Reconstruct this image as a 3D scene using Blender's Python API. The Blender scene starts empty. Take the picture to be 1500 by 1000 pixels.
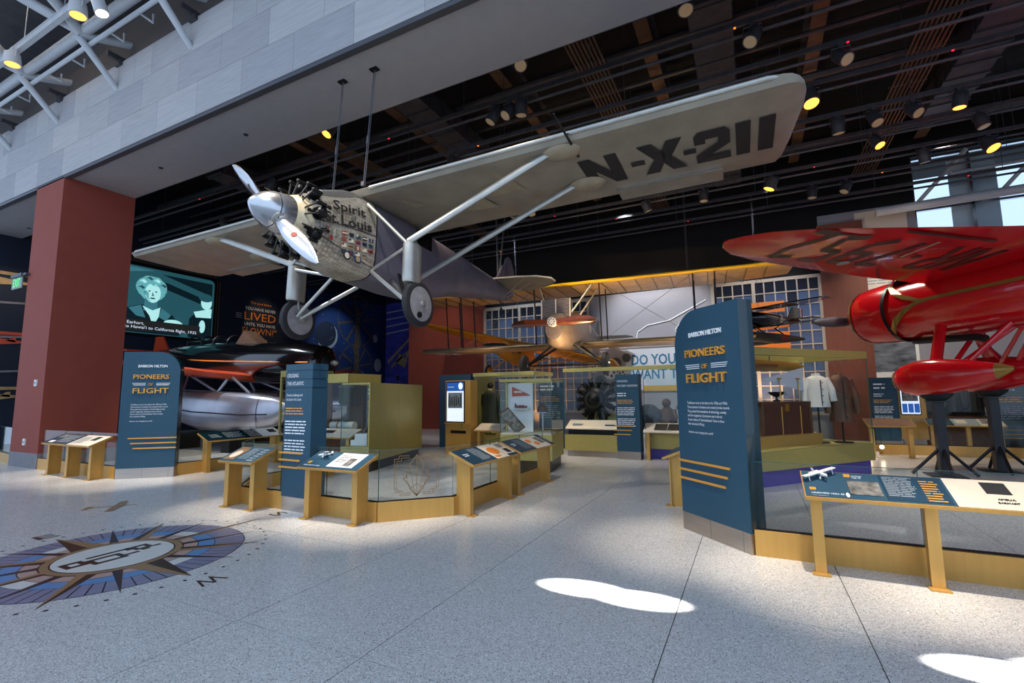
import bpy, math, random
from mathutils import Matrix, Vector, Euler
random.seed(7)
PI = math.pi
sc = bpy.context.scene
col = sc.collection

# ---------------------------------------------------------------- camera
cam_d = bpy.data.cameras.new('camera'); cam = bpy.data.objects.new('camera', cam_d); col.objects.link(cam)
cam_d.sensor_width = 36.0; cam_d.lens = 697.42/1500*36.0; cam_d.clip_start = .05; cam_d.clip_end = 300
_p, _r, _y = .112058, -.0108603, -.463105
_f = Vector((math.sin(_y)*math.cos(_p), math.cos(_y)*math.cos(_p), math.sin(_p)))
_rt = Vector((math.cos(_y), -math.sin(_y), 0)); _up = _rt.cross(_f)
_r2 = _rt*math.cos(_r)+_up*math.sin(_r); _u2 = -_rt*math.sin(_r)+_up*math.cos(_r)
cam.matrix_world = Matrix(((_r2.x, _u2.x, -_f.x, 0), (_r2.y, _u2.y, -_f.y, 0), (_r2.z, _u2.z, -_f.z, 1.65), (0, 0, 0, 1)))
sc.camera = cam

# ---------------------------------------------------------------- world, exposure
def lin(c):
    if isinstance(c[0], int):
        c = [x/255. for x in c]
        return tuple(x/12.92 if x <= .04045 else ((x+.055)/1.055)**2.4 for x in c)
    return tuple(c)
w = bpy.data.worlds.new('sky'); sc.world = w; w.use_nodes = True
_b = w.node_tree.nodes['Background']; _b.inputs[0].default_value = (.56, .73, 1.0, 1); _b.inputs[1].default_value = 1.4
sc.view_settings.view_transform = 'Standard'; sc.view_settings.look = 'None'
sc.view_settings.exposure = 0.0; sc.view_settings.gamma = 1.0; sc.view_settings.use_curve_mapping = False

def lamp(kind, name, loc, power, color=(1, .86, .68), target=None, size=.1, angle=40, blend=.6, parent=None):
    d = bpy.data.lights.new(name, kind); d.energy = power; d.color = color
    o = bpy.data.objects.new(name, d); col.objects.link(o); o.location = loc
    if kind == 'SPOT': d.spot_size = math.radians(angle); d.spot_blend = blend; d.shadow_soft_size = size
    elif kind == 'AREA': d.size = size
    else: d.shadow_soft_size = size
    if target is not None:
        o.rotation_euler = (Vector(target)-Vector(loc)).to_track_quat('-Z', 'Y').to_euler()
    return o
RAIL = (1, .86, .70); WARM = (1, .80, .56); NEUT = (1, .92, .82); COOL = (.72, .84, 1)
# gallery spotlights hung from the ceiling tracks, plus added low uplights: position, target, power, cone, colour
SPOTS = [
    # rows of narrow spotlights on the atrium bar that wash the reading rails
    ((-14.6, 3.9, 9.9), (-14.4, 5.15, 0), 1500, 15, RAIL), ((-13.0, 3.9, 9.9), (-12.9, 5.15, 0), 1500, 15, RAIL), ((-11.4, 3.9, 9.9), (-11.5, 5.3, 0), 1600, 15, RAIL),
    ((-9.9, 4.0, 9.9), (-10.9, 6.6, 0), 1300, 16, RAIL), ((-7.4, 3.8, 9.9), (-7.1, 4.85, 0), 1700, 13, RAIL), ((-6.0, 3.8, 9.9), (-5.9, 4.85, 0), 1700, 13, RAIL), ((-4.7, 3.8, 9.9), (-4.7, 4.95, 0), 1900, 13, RAIL),
    ((-2.6, 5.6, 7.35), (-3.55, 6.3, 0), 520, 19, RAIL), ((-2.4, 6.8, 7.35), (-3.5, 8.0, 0), 480, 20, RAIL), ((-.8, 3.9, 9.9), (-.7, 5.75, 0), 1500, 14, RAIL),
    ((.9, 3.7, 9.9), (.55, 5.15, 0), 2100, 13, RAIL), ((2.3, 3.7, 9.9), (1.9, 5.1, 0), 2100, 13, RAIL), ((3.7, 3.7, 9.9), (3.3, 5.1, 0), 1900, 14, RAIL),
    ((-9, 1.5, 9.8), (-6.2, 5.0, 4.4), 900, 34, NEUT), ((-2.5, 1.5, 9.8), (-4.5, 5.9, 4.2), 900, 40, NEUT),
    ((1.5, 3.0, 1.9+7.9), (3.0, 9.5, 3.4), 700, 48, NEUT),
    ((-2, 11, 8.2), (-5.4, 14.0, 3.6), 900, 44, WARM), ((-8.5, 11, 8.2), (-7.6, 14.6, 3.6), 350, 50, WARM),
    ((.5, 15, 8.2), (2.4, 12.5, 3.0), 900, 60, NEUT), ((6, 12, 8.2), (4, 13, 2.5), 900, 60, NEUT),
    ((1.5, 9.3, 8.2), (1.2, 12.0, 1.2), 700, 42, WARM), ((-4, 10, 8.2), (-3.6, 13, 1.2), 800, 44, NEUT),
    ((-6.5, 9.5, 8.2), (-6.2, 12.2, 1.0), 600, 42, WARM), ((-5.6, 7.4, 7.9), (-7.6, 9.0, .8), 420, 40, WARM),
    ((-17, 8.5, 8.0), (-15.5, 11, 2.6), 1100, 66, COOL), ((-12, 8.0, 7.6), (-14, 9.5, .8), 700, 56, WARM),
    ((-19.5, 15.5, 8.4), (-23, 16.6, 5.6), 160, 34, WARM), ((-20, 20, 8.4), (-23, 21.5, 4.5), 300, 60, COOL),
    ((-13, 16, 8.4), (-13.8, 20, 3.0), 160, 60, WARM), ((-8.5, 16.5, 8.4), (-9, 20, 4.4), 420, 60, COOL),
    ((-4, 16.5, 8.6), (-3.2, 20, 3.4), 1100, 64, (.86, .92, 1)), ((1, 16.5, 8.6), (.6, 20, 3.6), 500, 56, (.9, .9, 1)),
    ((5, 15.8, 8.6), (5.0, 20, 4.0), 600, 56, NEUT), ((-18, 21.5, 8.6), (-17.6, 26, 4.4), 700, 50, (.82, .82, 1)),
    ((-26.2+5, 6.6, 7.2), (-23, 6.9, 4.0), 90, 70, WARM),
    ((-4.4, 12.7, 2.45), (-5.2, 15.2, 5.2), 220, 90, (1, .68, .34)), ((-1.6, 12.8, 2.45), (-1.8, 15.2, 5.2), 260, 120, (1, .68, .34)), ((-8.6, 13.2, 2.4), (-8.4, 15.4, 5), 60, 90, (1, .6, .3)),  # low uplights added only to warm the undersides of the biplane wings
    ((-8.2, 19.2, .3), (-8.6, 20, 2.2), 120, 120, (1, .42, .1)), ((.6, 18.9, 1.2), (.8, 19.8, 3.2), 110, 130, (1, .62, .4)),
    ((4.6, 17.2, 8.2), (4.4, 18.0, .6), 500, 60, WARM), ((-9.3, 7.6, 7.6), (-9.2, 7.9, .8), 260, 36, WARM),
]
for i, (a, b, pw, an, c_) in enumerate(SPOTS):
    lamp('SPOT', 'gallery_and_fill_spot', a, pw*(2.0 if c_ == RAIL else 1.7), c_, b, .12, an*(1.15 if c_ == RAIL else 1), 1.0 if c_ == RAIL else .7)
# narrow beams that fall as pale ellipses on the terrazzo
for i, (tx, ty) in enumerate(((-1.40, 4.10), (-.92, 4.07), (1.24, 3.95), (1.70, 4.12))):
    lamp('SPOT', 'roof_beam', (tx-19, ty-1.4, 9.4), 300000, (1, 1, .97), (tx, ty, 0), .02, .68, .35)

# ---------------------------------------------------------------- materials
MATS = {}
def mat(name, c, rough=.5, metal=0., var=0., vscale=6., bump=0., bscale=60., emit=0., ecol=None, trans=0., coat=0., alpha=1., spec=None, stretch=None, c2=None):
    if name in MATS: return MATS[name]
    m = bpy.data.materials.new(name); m.use_nodes = True; nt = m.node_tree; N = nt.nodes; L = nt.links
    b = N['Principled BSDF']; c = lin(c)
    b.inputs['Base Color'].default_value = (*c, 1); b.inputs['Roughness'].default_value = rough; b.inputs['Metallic'].default_value = metal
    if coat: b.inputs['Coat Weight'].default_value = coat
    if spec is not None: b.inputs['Specular IOR Level'].default_value = spec
    if trans: b.inputs['Transmission Weight'].default_value = trans
    if alpha < 1: b.inputs['Alpha'].default_value = alpha
    if emit: b.inputs['Emission Color'].default_value = (*(lin(ecol) if ecol else c), 1); b.inputs['Emission Strength'].default_value = emit
    if var or bump:
        tc = N.new('ShaderNodeTexCoord'); mp = N.new('ShaderNodeMapping'); L.new(tc.outputs['Object'], mp.inputs[0])
        if stretch: mp.inputs['Scale'].default_value = stretch
    if var:
        n = N.new('ShaderNodeTexNoise'); n.inputs['Scale'].default_value = vscale; n.inputs['Detail'].default_value = 5; L.new(mp.outputs[0], n.inputs[0])
        r = N.new('ShaderNodeValToRGB'); r.color_ramp.elements[0].position = .3; r.color_ramp.elements[1].position = .7
        lo = tuple(x*(1-var) for x in c); hi = lin(c2) if c2 else tuple(min(1, x*(1+var)) for x in c)
        r.color_ramp.elements[0].color = (*lo, 1); r.color_ramp.elements[1].color = (*hi, 1)
        L.new(n.outputs['Fac'], r.inputs[0]); L.new(r.outputs[0], b.inputs['Base Color'])
    if bump:
        n2 = N.new('ShaderNodeTexNoise'); n2.inputs['Scale'].default_value = bscale; n2.inputs['Detail'].default_value = 3; L.new(mp.outputs[0], n2.inputs[0])
        bp = N.new('ShaderNodeBump'); bp.inputs['Strength'].default_value = bump; bp.inputs['Distance'].default_value = .01
        L.new(n2.outputs['Fac'], bp.inputs['Height']); L.new(bp.outputs[0], b.inputs['Normal'])
    MATS[name] = m; return m
def glass_mat(name, tint=(.93, .97, .96), rough=.0, refl=1.0):
    m = bpy.data.materials.new(name); m.use_nodes = True; nt = m.node_tree; N = nt.nodes; L = nt.links
    N.remove(N['Principled BSDF']); t = N.new('ShaderNodeBsdfTransparent'); t.inputs[0].default_value = (*tint, 1)
    g = N.new('ShaderNodeBsdfGlossy'); g.inputs['Roughness'].default_value = .02; g.inputs[0].default_value = (refl, refl, refl, 1)
    lw = N.new('ShaderNodeLayerWeight'); pw_ = N.new('ShaderNodeMath'); pw_.operation = 'POWER'; pw_.inputs[1].default_value = 4.0; L.new(lw.outputs['Facing'], pw_.inputs[0])
    fr = N.new('ShaderNodeMath'); fr.operation = 'MULTIPLY_ADD'; fr.inputs[1].default_value = .45; fr.inputs[2].default_value = .012; L.new(pw_.outputs[0], fr.inputs[0]); mx = N.new('ShaderNodeMixShader')
    L.new(fr.outputs[0], mx.inputs[0]); L.new(t.outputs[0], mx.inputs[1]); L.new(g.outputs[0], mx.inputs[2]); L.new(mx.outputs[0], N['Material Output'].inputs[0])
    MATS[name] = m; return m
def terrazzo():
    m = bpy.data.materials.new('terrazzo'); m.use_nodes = True; nt = m.node_tree; N = nt.nodes; L = nt.links; b = N['Principled BSDF']
    g = N.new('ShaderNodeNewGeometry')
    def chips(scale, thr, colr, prev, th2):
        v = N.new('ShaderNodeTexVoronoi'); v.inputs['Scale'].default_value = scale; v.inputs['Randomness'].default_value = 1; L.new(g.outputs['Position'], v.inputs['Vector'])
        sp = N.new('ShaderNodeSeparateColor'); L.new(v.outputs['Color'], sp.inputs[0])
        a = N.new('ShaderNodeMath'); a.operation = 'GREATER_THAN'; L.new(sp.outputs[0], a.inputs[0]); a.inputs[1].default_value = thr
        d = N.new('ShaderNodeMath'); d.operation = 'LESS_THAN'; L.new(v.outputs['Distance'], d.inputs[0]); d.inputs[1].default_value = th2
        mu = N.new('ShaderNodeMath'); mu.operation = 'MULTIPLY'; L.new(a.outputs[0], mu.inputs[0]); L.new(d.outputs[0], mu.inputs[1])
        mx = N.new('ShaderNodeMix'); mx.data_type = 'RGBA'; L.new(mu.outputs[0], mx.inputs[0]); L.new(prev, mx.inputs[6]); mx.inputs[7].default_value = (*lin(colr), 1)
        return mx.outputs[2]
    n = N.new('ShaderNodeTexNoise'); n.inputs['Scale'].default_value = .8; L.new(g.outputs['Position'], n.inputs[0])
    r = N.new('ShaderNodeValToRGB'); r.color_ramp.elements[0].color = (*lin((196, 194, 190)), 1); r.color_ramp.elements[1].color = (*lin((214, 212, 208)), 1); L.new(n.outputs['Fac'], r.inputs[0])
    o = chips(100, .55, (176, 174, 172), r.outputs[0], .5)
    o = chips(112, .86, (98, 96, 98), o, .42)
    o = chips(80, .72, (230, 229, 226), o, .45)
    L.new(o, b.inputs['Base Color']); b.inputs['Roughness'].default_value = .22; b.inputs['Specular IOR Level'].default_value = .35
    MATS['terrazzo'] = m; return m

# ---------------------------------------------------------------- mesh builder
class MB:
    def __init__(s): s.v = []; s.f = []
    def add(s, vs, fs, M=None):
        o = len(s.v)
        s.v += [tuple(M @ Vector(p)) for p in vs] if M is not None else [tuple(p) for p in vs]
        s.f += [tuple(i+o for i in f) for f in fs]; return s
    def box(s, c, d, M=None):
        x, y, z = d[0]/2, d[1]/2, d[2]/2
        vs = [(c[0]+a*x, c[1]+b*y, c[2]+e*z) for a, b, e in ((-1,-1,-1),(1,-1,-1),(1,1,-1),(-1,1,-1),(-1,-1,1),(1,-1,1),(1,1,1),(-1,1,1))]
        return s.add(vs, ((0,3,2,1),(4,5,6,7),(0,1,5,4),(1,2,6,5),(2,3,7,6),(3,0,4,7)), M)
    def bx(s, x0, x1, y0, y1, z0, z1, M=None): return s.box(((x0+x1)/2, (y0+y1)/2, (z0+z1)/2), (abs(x1-x0), abs(y1-y0), abs(z1-z0)), M)
    def prism(s, poly, t0, t1, fn, M=None):       # poly 2-D, fn(a, b, t) -> 3-D
        n = len(poly)
        vs = [fn(a, b, t0) for a, b in poly]+[fn(a, b, t1) for a, b in poly]
        fs = [tuple(range(n))[::-1], tuple(range(n, 2*n))]+[(i, (i+1) % n, n+(i+1) % n, n+i) for i in range(n)]
        return s.add(vs, fs, M)
    def loft(s, rings, cap=True, closed=True, M=None):
        n = len(rings[0]); vs = [p for r in rings for p in r]; fs = []
        for k in range(len(rings)-1):
            for i in range(n if closed else n-1):
                j = (i+1) % n; fs.append((k*n+i, k*n+j, (k+1)*n+j, (k+1)*n+i))
        if cap: fs += [tuple(range(n))[::-1], tuple(range((len(rings)-1)*n, len(rings)*n))]
        return s.add(vs, fs, M)
    def tube(s, pts, r, n=8, M=None, flat=1.0):
        pts = [Vector(p) for p in pts]; rs = r if isinstance(r, (list, tuple)) else [r]*len(pts); rings = []; ref = None
        for i, p in enumerate(pts):
            t = ((pts[min(i+1, len(pts)-1)]-pts[max(i-1, 0)])).normalized()
            if ref is None:
                ref = Vector((0, 0, 1)) if abs(t.z) < .9 else Vector((1, 0, 0))
            a = t.cross(ref).normalized(); b = a.cross(t).normalized(); ref = b
            rings.append([tuple(p+(a*math.cos(q)*flat+b*math.sin(q))*rs[i]) for q in (2*PI*k/n for k in range(n))])
        return s.loft(rings, True, True, M)
    def lathe(s, prof, n=16, M=None):             # prof [(radius, z)], axis z
        rings = [[(r*math.cos(2*PI*k/n), r*math.sin(2*PI*k/n), z) for k in range(n)] for r, z in prof]
        return s.loft(rings, True, True, M)
    def ball(s, c, r, n=10, M=None, sq=(1, 1, 1)):
        T = Matrix.Translation(c) @ Matrix.Diagonal((*sq, 1)); T = M @ T if M is not None else T
        return s.lathe([(max(1e-4, r*math.sin(PI*k/6)), -r*math.cos(PI*k/6)) for k in range(7)], n, T)
    def build(s, name, m, parent=None, smooth=False):
        me = bpy.data.meshes.new(name); me.from_pydata(s.v, [], s.f)
        if smooth:
            me.polygons.foreach_set('use_smooth', [True]*len(me.polygons))
            me.set_sharp_from_angle(angle=math.radians(40))
        return put(name, me, m, parent)
def put(name, me, m, parent=None):
    o = bpy.data.objects.new(name, me); col.objects.link(o)
    if m is not None and not me.materials: me.materials.append(MATS[m] if isinstance(m, str) else m)
    if parent is not None: o.parent = parent
    return o
def tag(o, label, cat=None, group=None, kind=None):
    o['label'] = label
    if cat: o['category'] = cat
    if group: o['group'] = group
    if kind: o['kind'] = kind
    return o
def thing(name, label, cat, loc=(0, 0, 0), rot=(0, 0, 0), group=None):
    o = bpy.data.objects.new(name, None); col.objects.link(o); o.empty_display_size = .1
    o.location = loc; o.rotation_euler = rot if isinstance(rot, (tuple, list)) else (0, 0, rot)
    return tag(o, label, cat, group)
def struct(o, label): return tag(o, label, None, None, 'structure')
def dup(root, loc, rot, label, group=None):
    r = root.copy(); col.objects.link(r); r.location = loc; r.rotation_euler = rot if isinstance(rot, (tuple, list)) else (0, 0, rot); r['label'] = label
    if group: r['group'] = group
    for ch in list(root.children):
        c = ch.copy(); col.objects.link(c); c.parent = r
        for g in list(ch.children):
            d = g.copy(); col.objects.link(d); d.parent = c
    return r
def frame(o, x, n=None):                          # matrix with origin o, x axis x (horizontal), y axis up(z), z axis = outward normal
    x = Vector(x).normalized(); z = Vector(n).normalized() if n else None
    y = z.cross(x)
    return Matrix(((x.x, y.x, z.x, o[0]), (x.y, y.y, z.y, o[1]), (x.z, y.z, z.z, o[2]), (0, 0, 0, 1)))
TEXTQ = []
def text(name, s, m, parent, F, h=None, wdt=None, ext=.002, align='LEFT', spacing=1.0, bold=0.):
    TEXTQ.append((name, s, m, parent, F.copy(), h, wdt, ext, align, spacing, bold))
def flush_text():
    tmp = []
    for (name, s, m, parent, F, h, wdt, ext, align, spacing, bold) in TEXTQ:
        cu = bpy.data.curves.new('t', 'FONT'); cu.body = s; cu.align_x = align; cu.space_line = spacing; cu.resolution_u = 2; cu.offset = bold
        o = bpy.data.objects.new('t', cu); col.objects.link(o); tmp.append(o)
    bpy.context.view_layer.update(); dg = bpy.context.evaluated_depsgraph_get()
    for o, (name, s, m, parent, F, h, wdt, ext, align, spacing, bold) in zip(tmp, TEXTQ):
        me = bpy.data.meshes.new_from_object(o.evaluated_get(dg)); me.materials.clear()
        xs = [v.co.x for v in me.vertices]; ys = [v.co.y for v in me.vertices]
        if not xs: continue
        W = max(xs)-min(xs); H = max(ys)-min(ys)
        sx = wdt/W if wdt else None; sy = h/H if h else None
        sx = sx or sy; sy = sy or sx
        x0 = min(xs) if align == 'LEFT' else (min(xs)+max(xs))/2; y0 = min(ys)
        bm_v = [(F @ Vector(((v.co.x-x0)*sx, (v.co.y-y0)*sy, ext))) for v in me.vertices]
        n = len(bm_v); fr = [tuple(v) for v in bm_v]
        fs = [tuple(p.vertices) for p in me.polygons]
        if ext > .006:                            # raised letters get sides
            bk = [tuple(F @ Vector(((v.co.x-x0)*sx, (v.co.y-y0)*sy, 0))) for v in me.vertices]
            cnt = {}
            for f in fs:
                for a, b in zip(f, f[1:]+f[:1]):
                    cnt[(a, b)] = 1
            sd = [(b, a, a+n, b+n) for (a, b) in cnt if (b, a) not in cnt]
            fr += bk; fs += sd
        ob = bpy.data.meshes.new(name); ob.from_pydata(fr, [], fs); put(name, ob, m, parent)
        bpy.data.meshes.remove(me); cu = o.data; bpy.data.objects.remove(o); bpy.data.curves.remove(cu)
def greek(name, m, parent, F, x0, x1, y0, y1, rows, ext=.0025, seed=1, fill=.42, ragged=.25):   # unreadable body copy: rows of word-long marks
    rnd = random.Random(seed); b = MB(); lh = (y1-y0)/rows
    for r in range(rows):
        yy = y1-(r+1)*lh; x = x0; end = x1-(x1-x0)*rnd.random()*ragged
        while x < end:
            wl = min(lh*(1.0+rnd.random()*3.2), end-x)
            b.add([(x, yy, ext), (x+wl, yy, ext), (x+wl, yy+lh*fill, ext), (x, yy+lh*fill, ext)], [(0, 1, 2, 3)], F); x += wl+lh*.35
    return b.build(name, m, parent)
def quadp(name, m, parent, F, x0, x1, y0, y1, t=.002, ext=0):
    return MB().bx(x0, x1, y0, y1, ext, ext+t, F).build(name, m, parent)
def rotz(a): return Matrix.Rotation(a, 4, 'Z')
def rnd_poly(x0, x1, y0, y1, r, corners=(1, 1, 1, 1), n=6):      # corners: bl, br, tr, tl
    P = []
    for (cx, cy, a0, on, X, Y) in ((x0+r, y0+r, PI, corners[0], x0, y0), (x1-r, y0+r, -PI/2, corners[1], x1, y0), (x1-r, y1-r, 0, corners[2], x1, y1), (x0+r, y1-r, PI/2, corners[3], x0, y1)):
        if on: P += [(cx+r*math.cos(a0+PI/2*k/n), cy+r*math.sin(a0+PI/2*k/n)) for k in range(n+1)]
        else: P.append((X, Y))
    return P
# ---------------------------------------------------------------- palette
terrazzo()
mat('joint', (120, 118, 114), .6); mat('stone', (172, 169, 168), .7, var=.10, vscale=5, bump=.15, bscale=90, stretch=(.35, 1, 5))
mat('stone2', (164, 161, 162), .7, var=.10, vscale=5, bump=.15, bscale=90, stretch=(.35, 1, 5)); mat('stone3', (180, 176, 174), .7, var=.08, vscale=4, bump=.15, bscale=90, stretch=(.35, 1, 5))
mat('plaster', (150, 147, 148), .8, var=.03); mat('metal_trim', (88, 90, 96), .45, .6)
mat('red_paint', (146, 66, 50), .75, var=.05, vscale=3, bump=.08, bscale=220); mat('wood_red', (116, 62, 42), .6, var=.12, vscale=3, stretch=(6, 6, .6))
mat('grey_base', (128, 124, 128), .6, var=.08); mat('navy', (16, 30, 50), .7, var=.15, vscale=1.2); mat('black', (12, 12, 13), .7); mat('ceil_black', (11, 10, 11), .9)
mat('steel_dark', (78, 76, 80), .5, .4, var=.2); mat('steel_brown', (112, 84, 62), .7, .2, var=.2); mat('steel_mid', (92, 92, 96), .5, .6)
mat('white_steel', (190, 192, 194), .45, var=.04); mat('brown_grey', (92, 84, 80), .8, var=.05)
mat('gold', (202, 156, 80), .42, .3, var=.05, vscale=20, stretch=(1, 1, .1)); mat('gold_lt', (176, 162, 92), .45, .35, var=.04); mat('brass', (214, 160, 70), .3, .9)
mat('teal', (42, 78, 98), .5, var=.02, spec=.3); mat('teal_dark', (12, 46, 56), .2, coat=.6); mat('teal_deep', (22, 60, 82), .4)
mat('brushed', (180, 172, 164), .28, 1.0, var=.06, vscale=8, stretch=(.2, 8, 8)); mat('white', (232, 230, 226), .5); mat('cream', (226, 212, 190), .55, var=.03)
mat('white_print', (236, 240, 242), .5); mat('gold_print', (222, 160, 66), .45, .3); mat('orange_print', (236, 132, 44), .5); mat('grey_print', (150, 160, 164), .6)
mat('dark_print', (36, 38, 42), .5); mat('photo_grey', (120, 118, 112), .5, var=.7, vscale=14); mat('purple', (84, 70, 150), .6)
glass_mat('glass', (.95, .98, .975)); mat('glass_edge', (40, 92, 84), .15); mat('etch', (150, 116, 76), .5, .4)
mat('silver', (182, 180, 172), .36, .75, var=.14, vscale=3, bump=.05); mat('silver_fab', (156, 147, 130), .5, .3, var=.14, vscale=2.2, bump=.04)
mat('fus_grey', (126, 122, 138), .42, .55, var=.16, vscale=2.6, bump=.04); mat('alu', (206, 208, 212), .22, .95, var=.06); mat('cream_metal', (206, 192, 160), .4, .4, var=.22, vscale=9)
mat('rubber', (38, 38, 40), .75, var=.2, vscale=4); mat('disc_grey', (158, 152, 152), .6, .2, var=.16, vscale=9); mat('engine_black', (20, 20, 22), .42, .4); mat('pipe_dark', (54, 52, 50), .4, .7)
mat('letter_black', (36, 32, 30), .7); mat('patch', (164, 150, 124), .55, .2, var=.08); mat('vega_red', (196, 12, 22), .16, var=.06, vscale=2, coat=.8); mat('vega_gold', (150, 120, 54), .3, .5)
mat('vega_letter', (58, 22, 16), .4); mat('glossy_black', (8, 8, 10), .12, coat=.8); mat('orange_red', (196, 70, 36), .3, coat=.4); mat('float_silver', (176, 178, 188), .3, .8, var=.12, vscale=2)
mat('olive', (66, 62, 50), .4, var=.2); mat('linen', (176, 144, 98), .45, var=.2, vscale=3, coat=.2); mat('yellow', (226, 176, 20), .45); mat('wing_yellow', (196, 132, 20), .5, var=.12); mat('jenny_brown', (120, 104, 92), .35, .3, var=.15)
mat('wood_prop', (96, 44, 24), .3, var=.3, vscale=10, coat=.5); mat('star_white', (216, 206, 194), .6); mat('star_red', (150, 36, 34), .6); mat('leather', (92, 60, 36), .6, var=.3, vscale=6); mat('olive_coat', (50, 54, 42), .8, var=.2)
mat('jacket_white', (218, 214, 206), .8, var=.04); mat('trunk_brown', (72, 38, 24), .45, var=.25, vscale=4); mat('pennant_blue', (168, 176, 196), .8); mat('pennant_red', (190, 76, 48), .7)
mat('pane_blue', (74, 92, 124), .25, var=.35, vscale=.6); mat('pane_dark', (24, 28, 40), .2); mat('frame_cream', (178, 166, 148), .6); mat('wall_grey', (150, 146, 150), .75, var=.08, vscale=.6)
mat('banner', (196, 204, 214), .7, var=.08, vscale=.8); mat('banner_blue', (30, 110, 150), .6); mat('cloud_print', (100, 104, 110), .6, var=.75, vscale=2.2, stretch=(1, 1, 2.5))
mat('sky_violet', (70, 66, 170), .5, var=.4, vscale=.9, stretch=(1, 1, 3)); mat('mural_blue', (20, 46, 92), .55, var=.5, vscale=.7); mat('mural_gold', (84, 72, 56), .6, var=.4)
mat('screen_hair', (120, 190, 192), .4, emit=.75, ecol=(104, 176, 180)); mat('screen_teal', (70, 140, 150), .4, emit=.65, ecol=(66, 128, 140)); mat('screen_light', (176, 226, 224), .4, emit=1.0, ecol=(168, 224, 222)); mat('screen_mid', (60, 120, 130), .4, emit=.42, ecol=(50, 110, 120)); mat('screen_dark', (26, 58, 68), .4, emit=.25, ecol=(20, 46, 56)); mat('screen_caption', (60, 62, 60), .4, emit=.2); mat('screen_white', (230, 240, 250), .3, emit=.9, ecol=(214, 228, 245)); mat('screen_blue', (30, 90, 170), .3, emit=.7, ecol=(24, 80, 160)); mat('screen_ink', (30, 36, 42), .4)
mat('exit_green', (40, 220, 90), .3, emit=1.3, ecol=(40, 230, 90)); mat('exit_plate', (120, 132, 126), .3); mat('stand_black', (16, 18, 24), .45); mat('lens_warm', (255, 196, 110), .3, emit=3.0, ecol=(255, 160, 60)); mat('lens_white', (255, 244, 224), .3, emit=9, ecol=(255, 232, 196)); mat('lens_dim', (120, 110, 96), .25, emit=.12, ecol=(255, 214, 160)); mat('lamp_white', (200, 200, 200), .4)
mat('inlay_brown', (62, 44, 34), .3); mat('inlay_tan', (150, 118, 84), .3); mat('inlay_blue', (96, 140, 186), .3); mat('inlay_mauve', (128, 128, 150), .3, var=.08); mat('inlay_pink', (186, 152, 140), .3); mat('inlay_white', (214, 212, 204), .3, var=.04); mat('inlay_dark', (44, 44, 56), .3); mat('red_led', (255, 40, 60), .4, emit=2, ecol=(255, 30, 60)); mat('orange_led', (255, 120, 20), .4, emit=2.2, ecol=(255, 110, 30))

# ---------------------------------------------------------------- floor of terrazzo slabs
fl = MB().bx(-26, 16, -6, 27, -.2, -.012).build('floor', 'joint'); struct(fl, 'pale speckled terrazzo floor laid in large slabs')
xs = [-.61]
while xs[-1] < 6: xs.append(xs[-1]+(1.215 if len(xs) % 2 else 1.715))
neg = [-.61, -2.325]
while neg[-1] > -13: neg.append(neg[-1]-(1.215 if len(neg) % 2 == 0 else 1.715))
xs = sorted(set(neg+xs)); ys = [-.95+1.7*k for k in range(9)]
g_ = .004
for i in range(len(xs)-1):
    for j in range(len(ys)-1):
        MB().bx(xs[i]+g_, xs[i+1]-g_, ys[j]+g_, ys[j+1]-g_, -.012, 0).build('terrazzo_slab', 'terrazzo', fl)
for (a, b, c, d) in ((-26, xs[0], -6, 27), (xs[-1], 16, -6, 27), (xs[0], xs[-1], ys[-1], 27), (xs[0], xs[-1], -6, ys[0])):
    MB().bx(a+g_, b-g_, c+g_, d-g_, -.012, 0).build('terrazzo_slab', 'terrazzo', fl)

# ---------------------------------------------------------------- stone-clad header over the gallery opening
hd = MB().bx(-26, 16, 5.42, 5.6, 7.42, 9.7).build('wall_header', 'joint'); struct(hd, 'long header wall clad in pale grey stone panels above the gallery')
rnd = random.Random(3)
for r in range(3):
    z0 = 7.46+.765*r; x = -26.0+(.0, .75, .35)[r]
    while x < 15.9:
        wd = 1.46 if r < 2 else (1.46 if rnd.random() < .6 else .73)
        x1 = min(x+wd, 16); MB().bx(x+.003, x1-.003, 5.37, 5.42, z0+.003, z0+.762).build('stone_panel', ('stone', 'stone2', 'stone3')[rnd.randrange(3)], hd); x = x1
MB().bx(-26, 16, 5.36, 5.48, 7.36, 7.43).build('edge_trim', 'metal_trim', hd)
so = MB().bx(-26, 16, 5.48, 6.94, 7.4, 7.55).build('ceiling_soffit', 'plaster'); struct(so, 'smooth grey plaster soffit under the stone header')
for (x, y) in ((-12.9, 6.25), (-9.6, 6.25), (-21.4, 6.6)): MB().lathe([(.05, 7.385), (.05, 7.41)], 12, Matrix.Translation((x, y, 0))).build('downlight', 'dark_print', so)
MB().bx(-26, 16, 6.86, 6.94, 7.55, 11).build('soffit_back', 'ceil_black', so)
pi_ = MB().bx(-17.12, -15.56, 5.36, 6.96, .36, 7.395).build('wall_pillar', 'red_paint'); struct(pi_, 'tall square brick-red pillar carrying the stone header')
MB().bx(-17.125, -15.55, 5.355, 6.97, 0, .36).build('plinth', 'grey_base', pi_)

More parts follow.
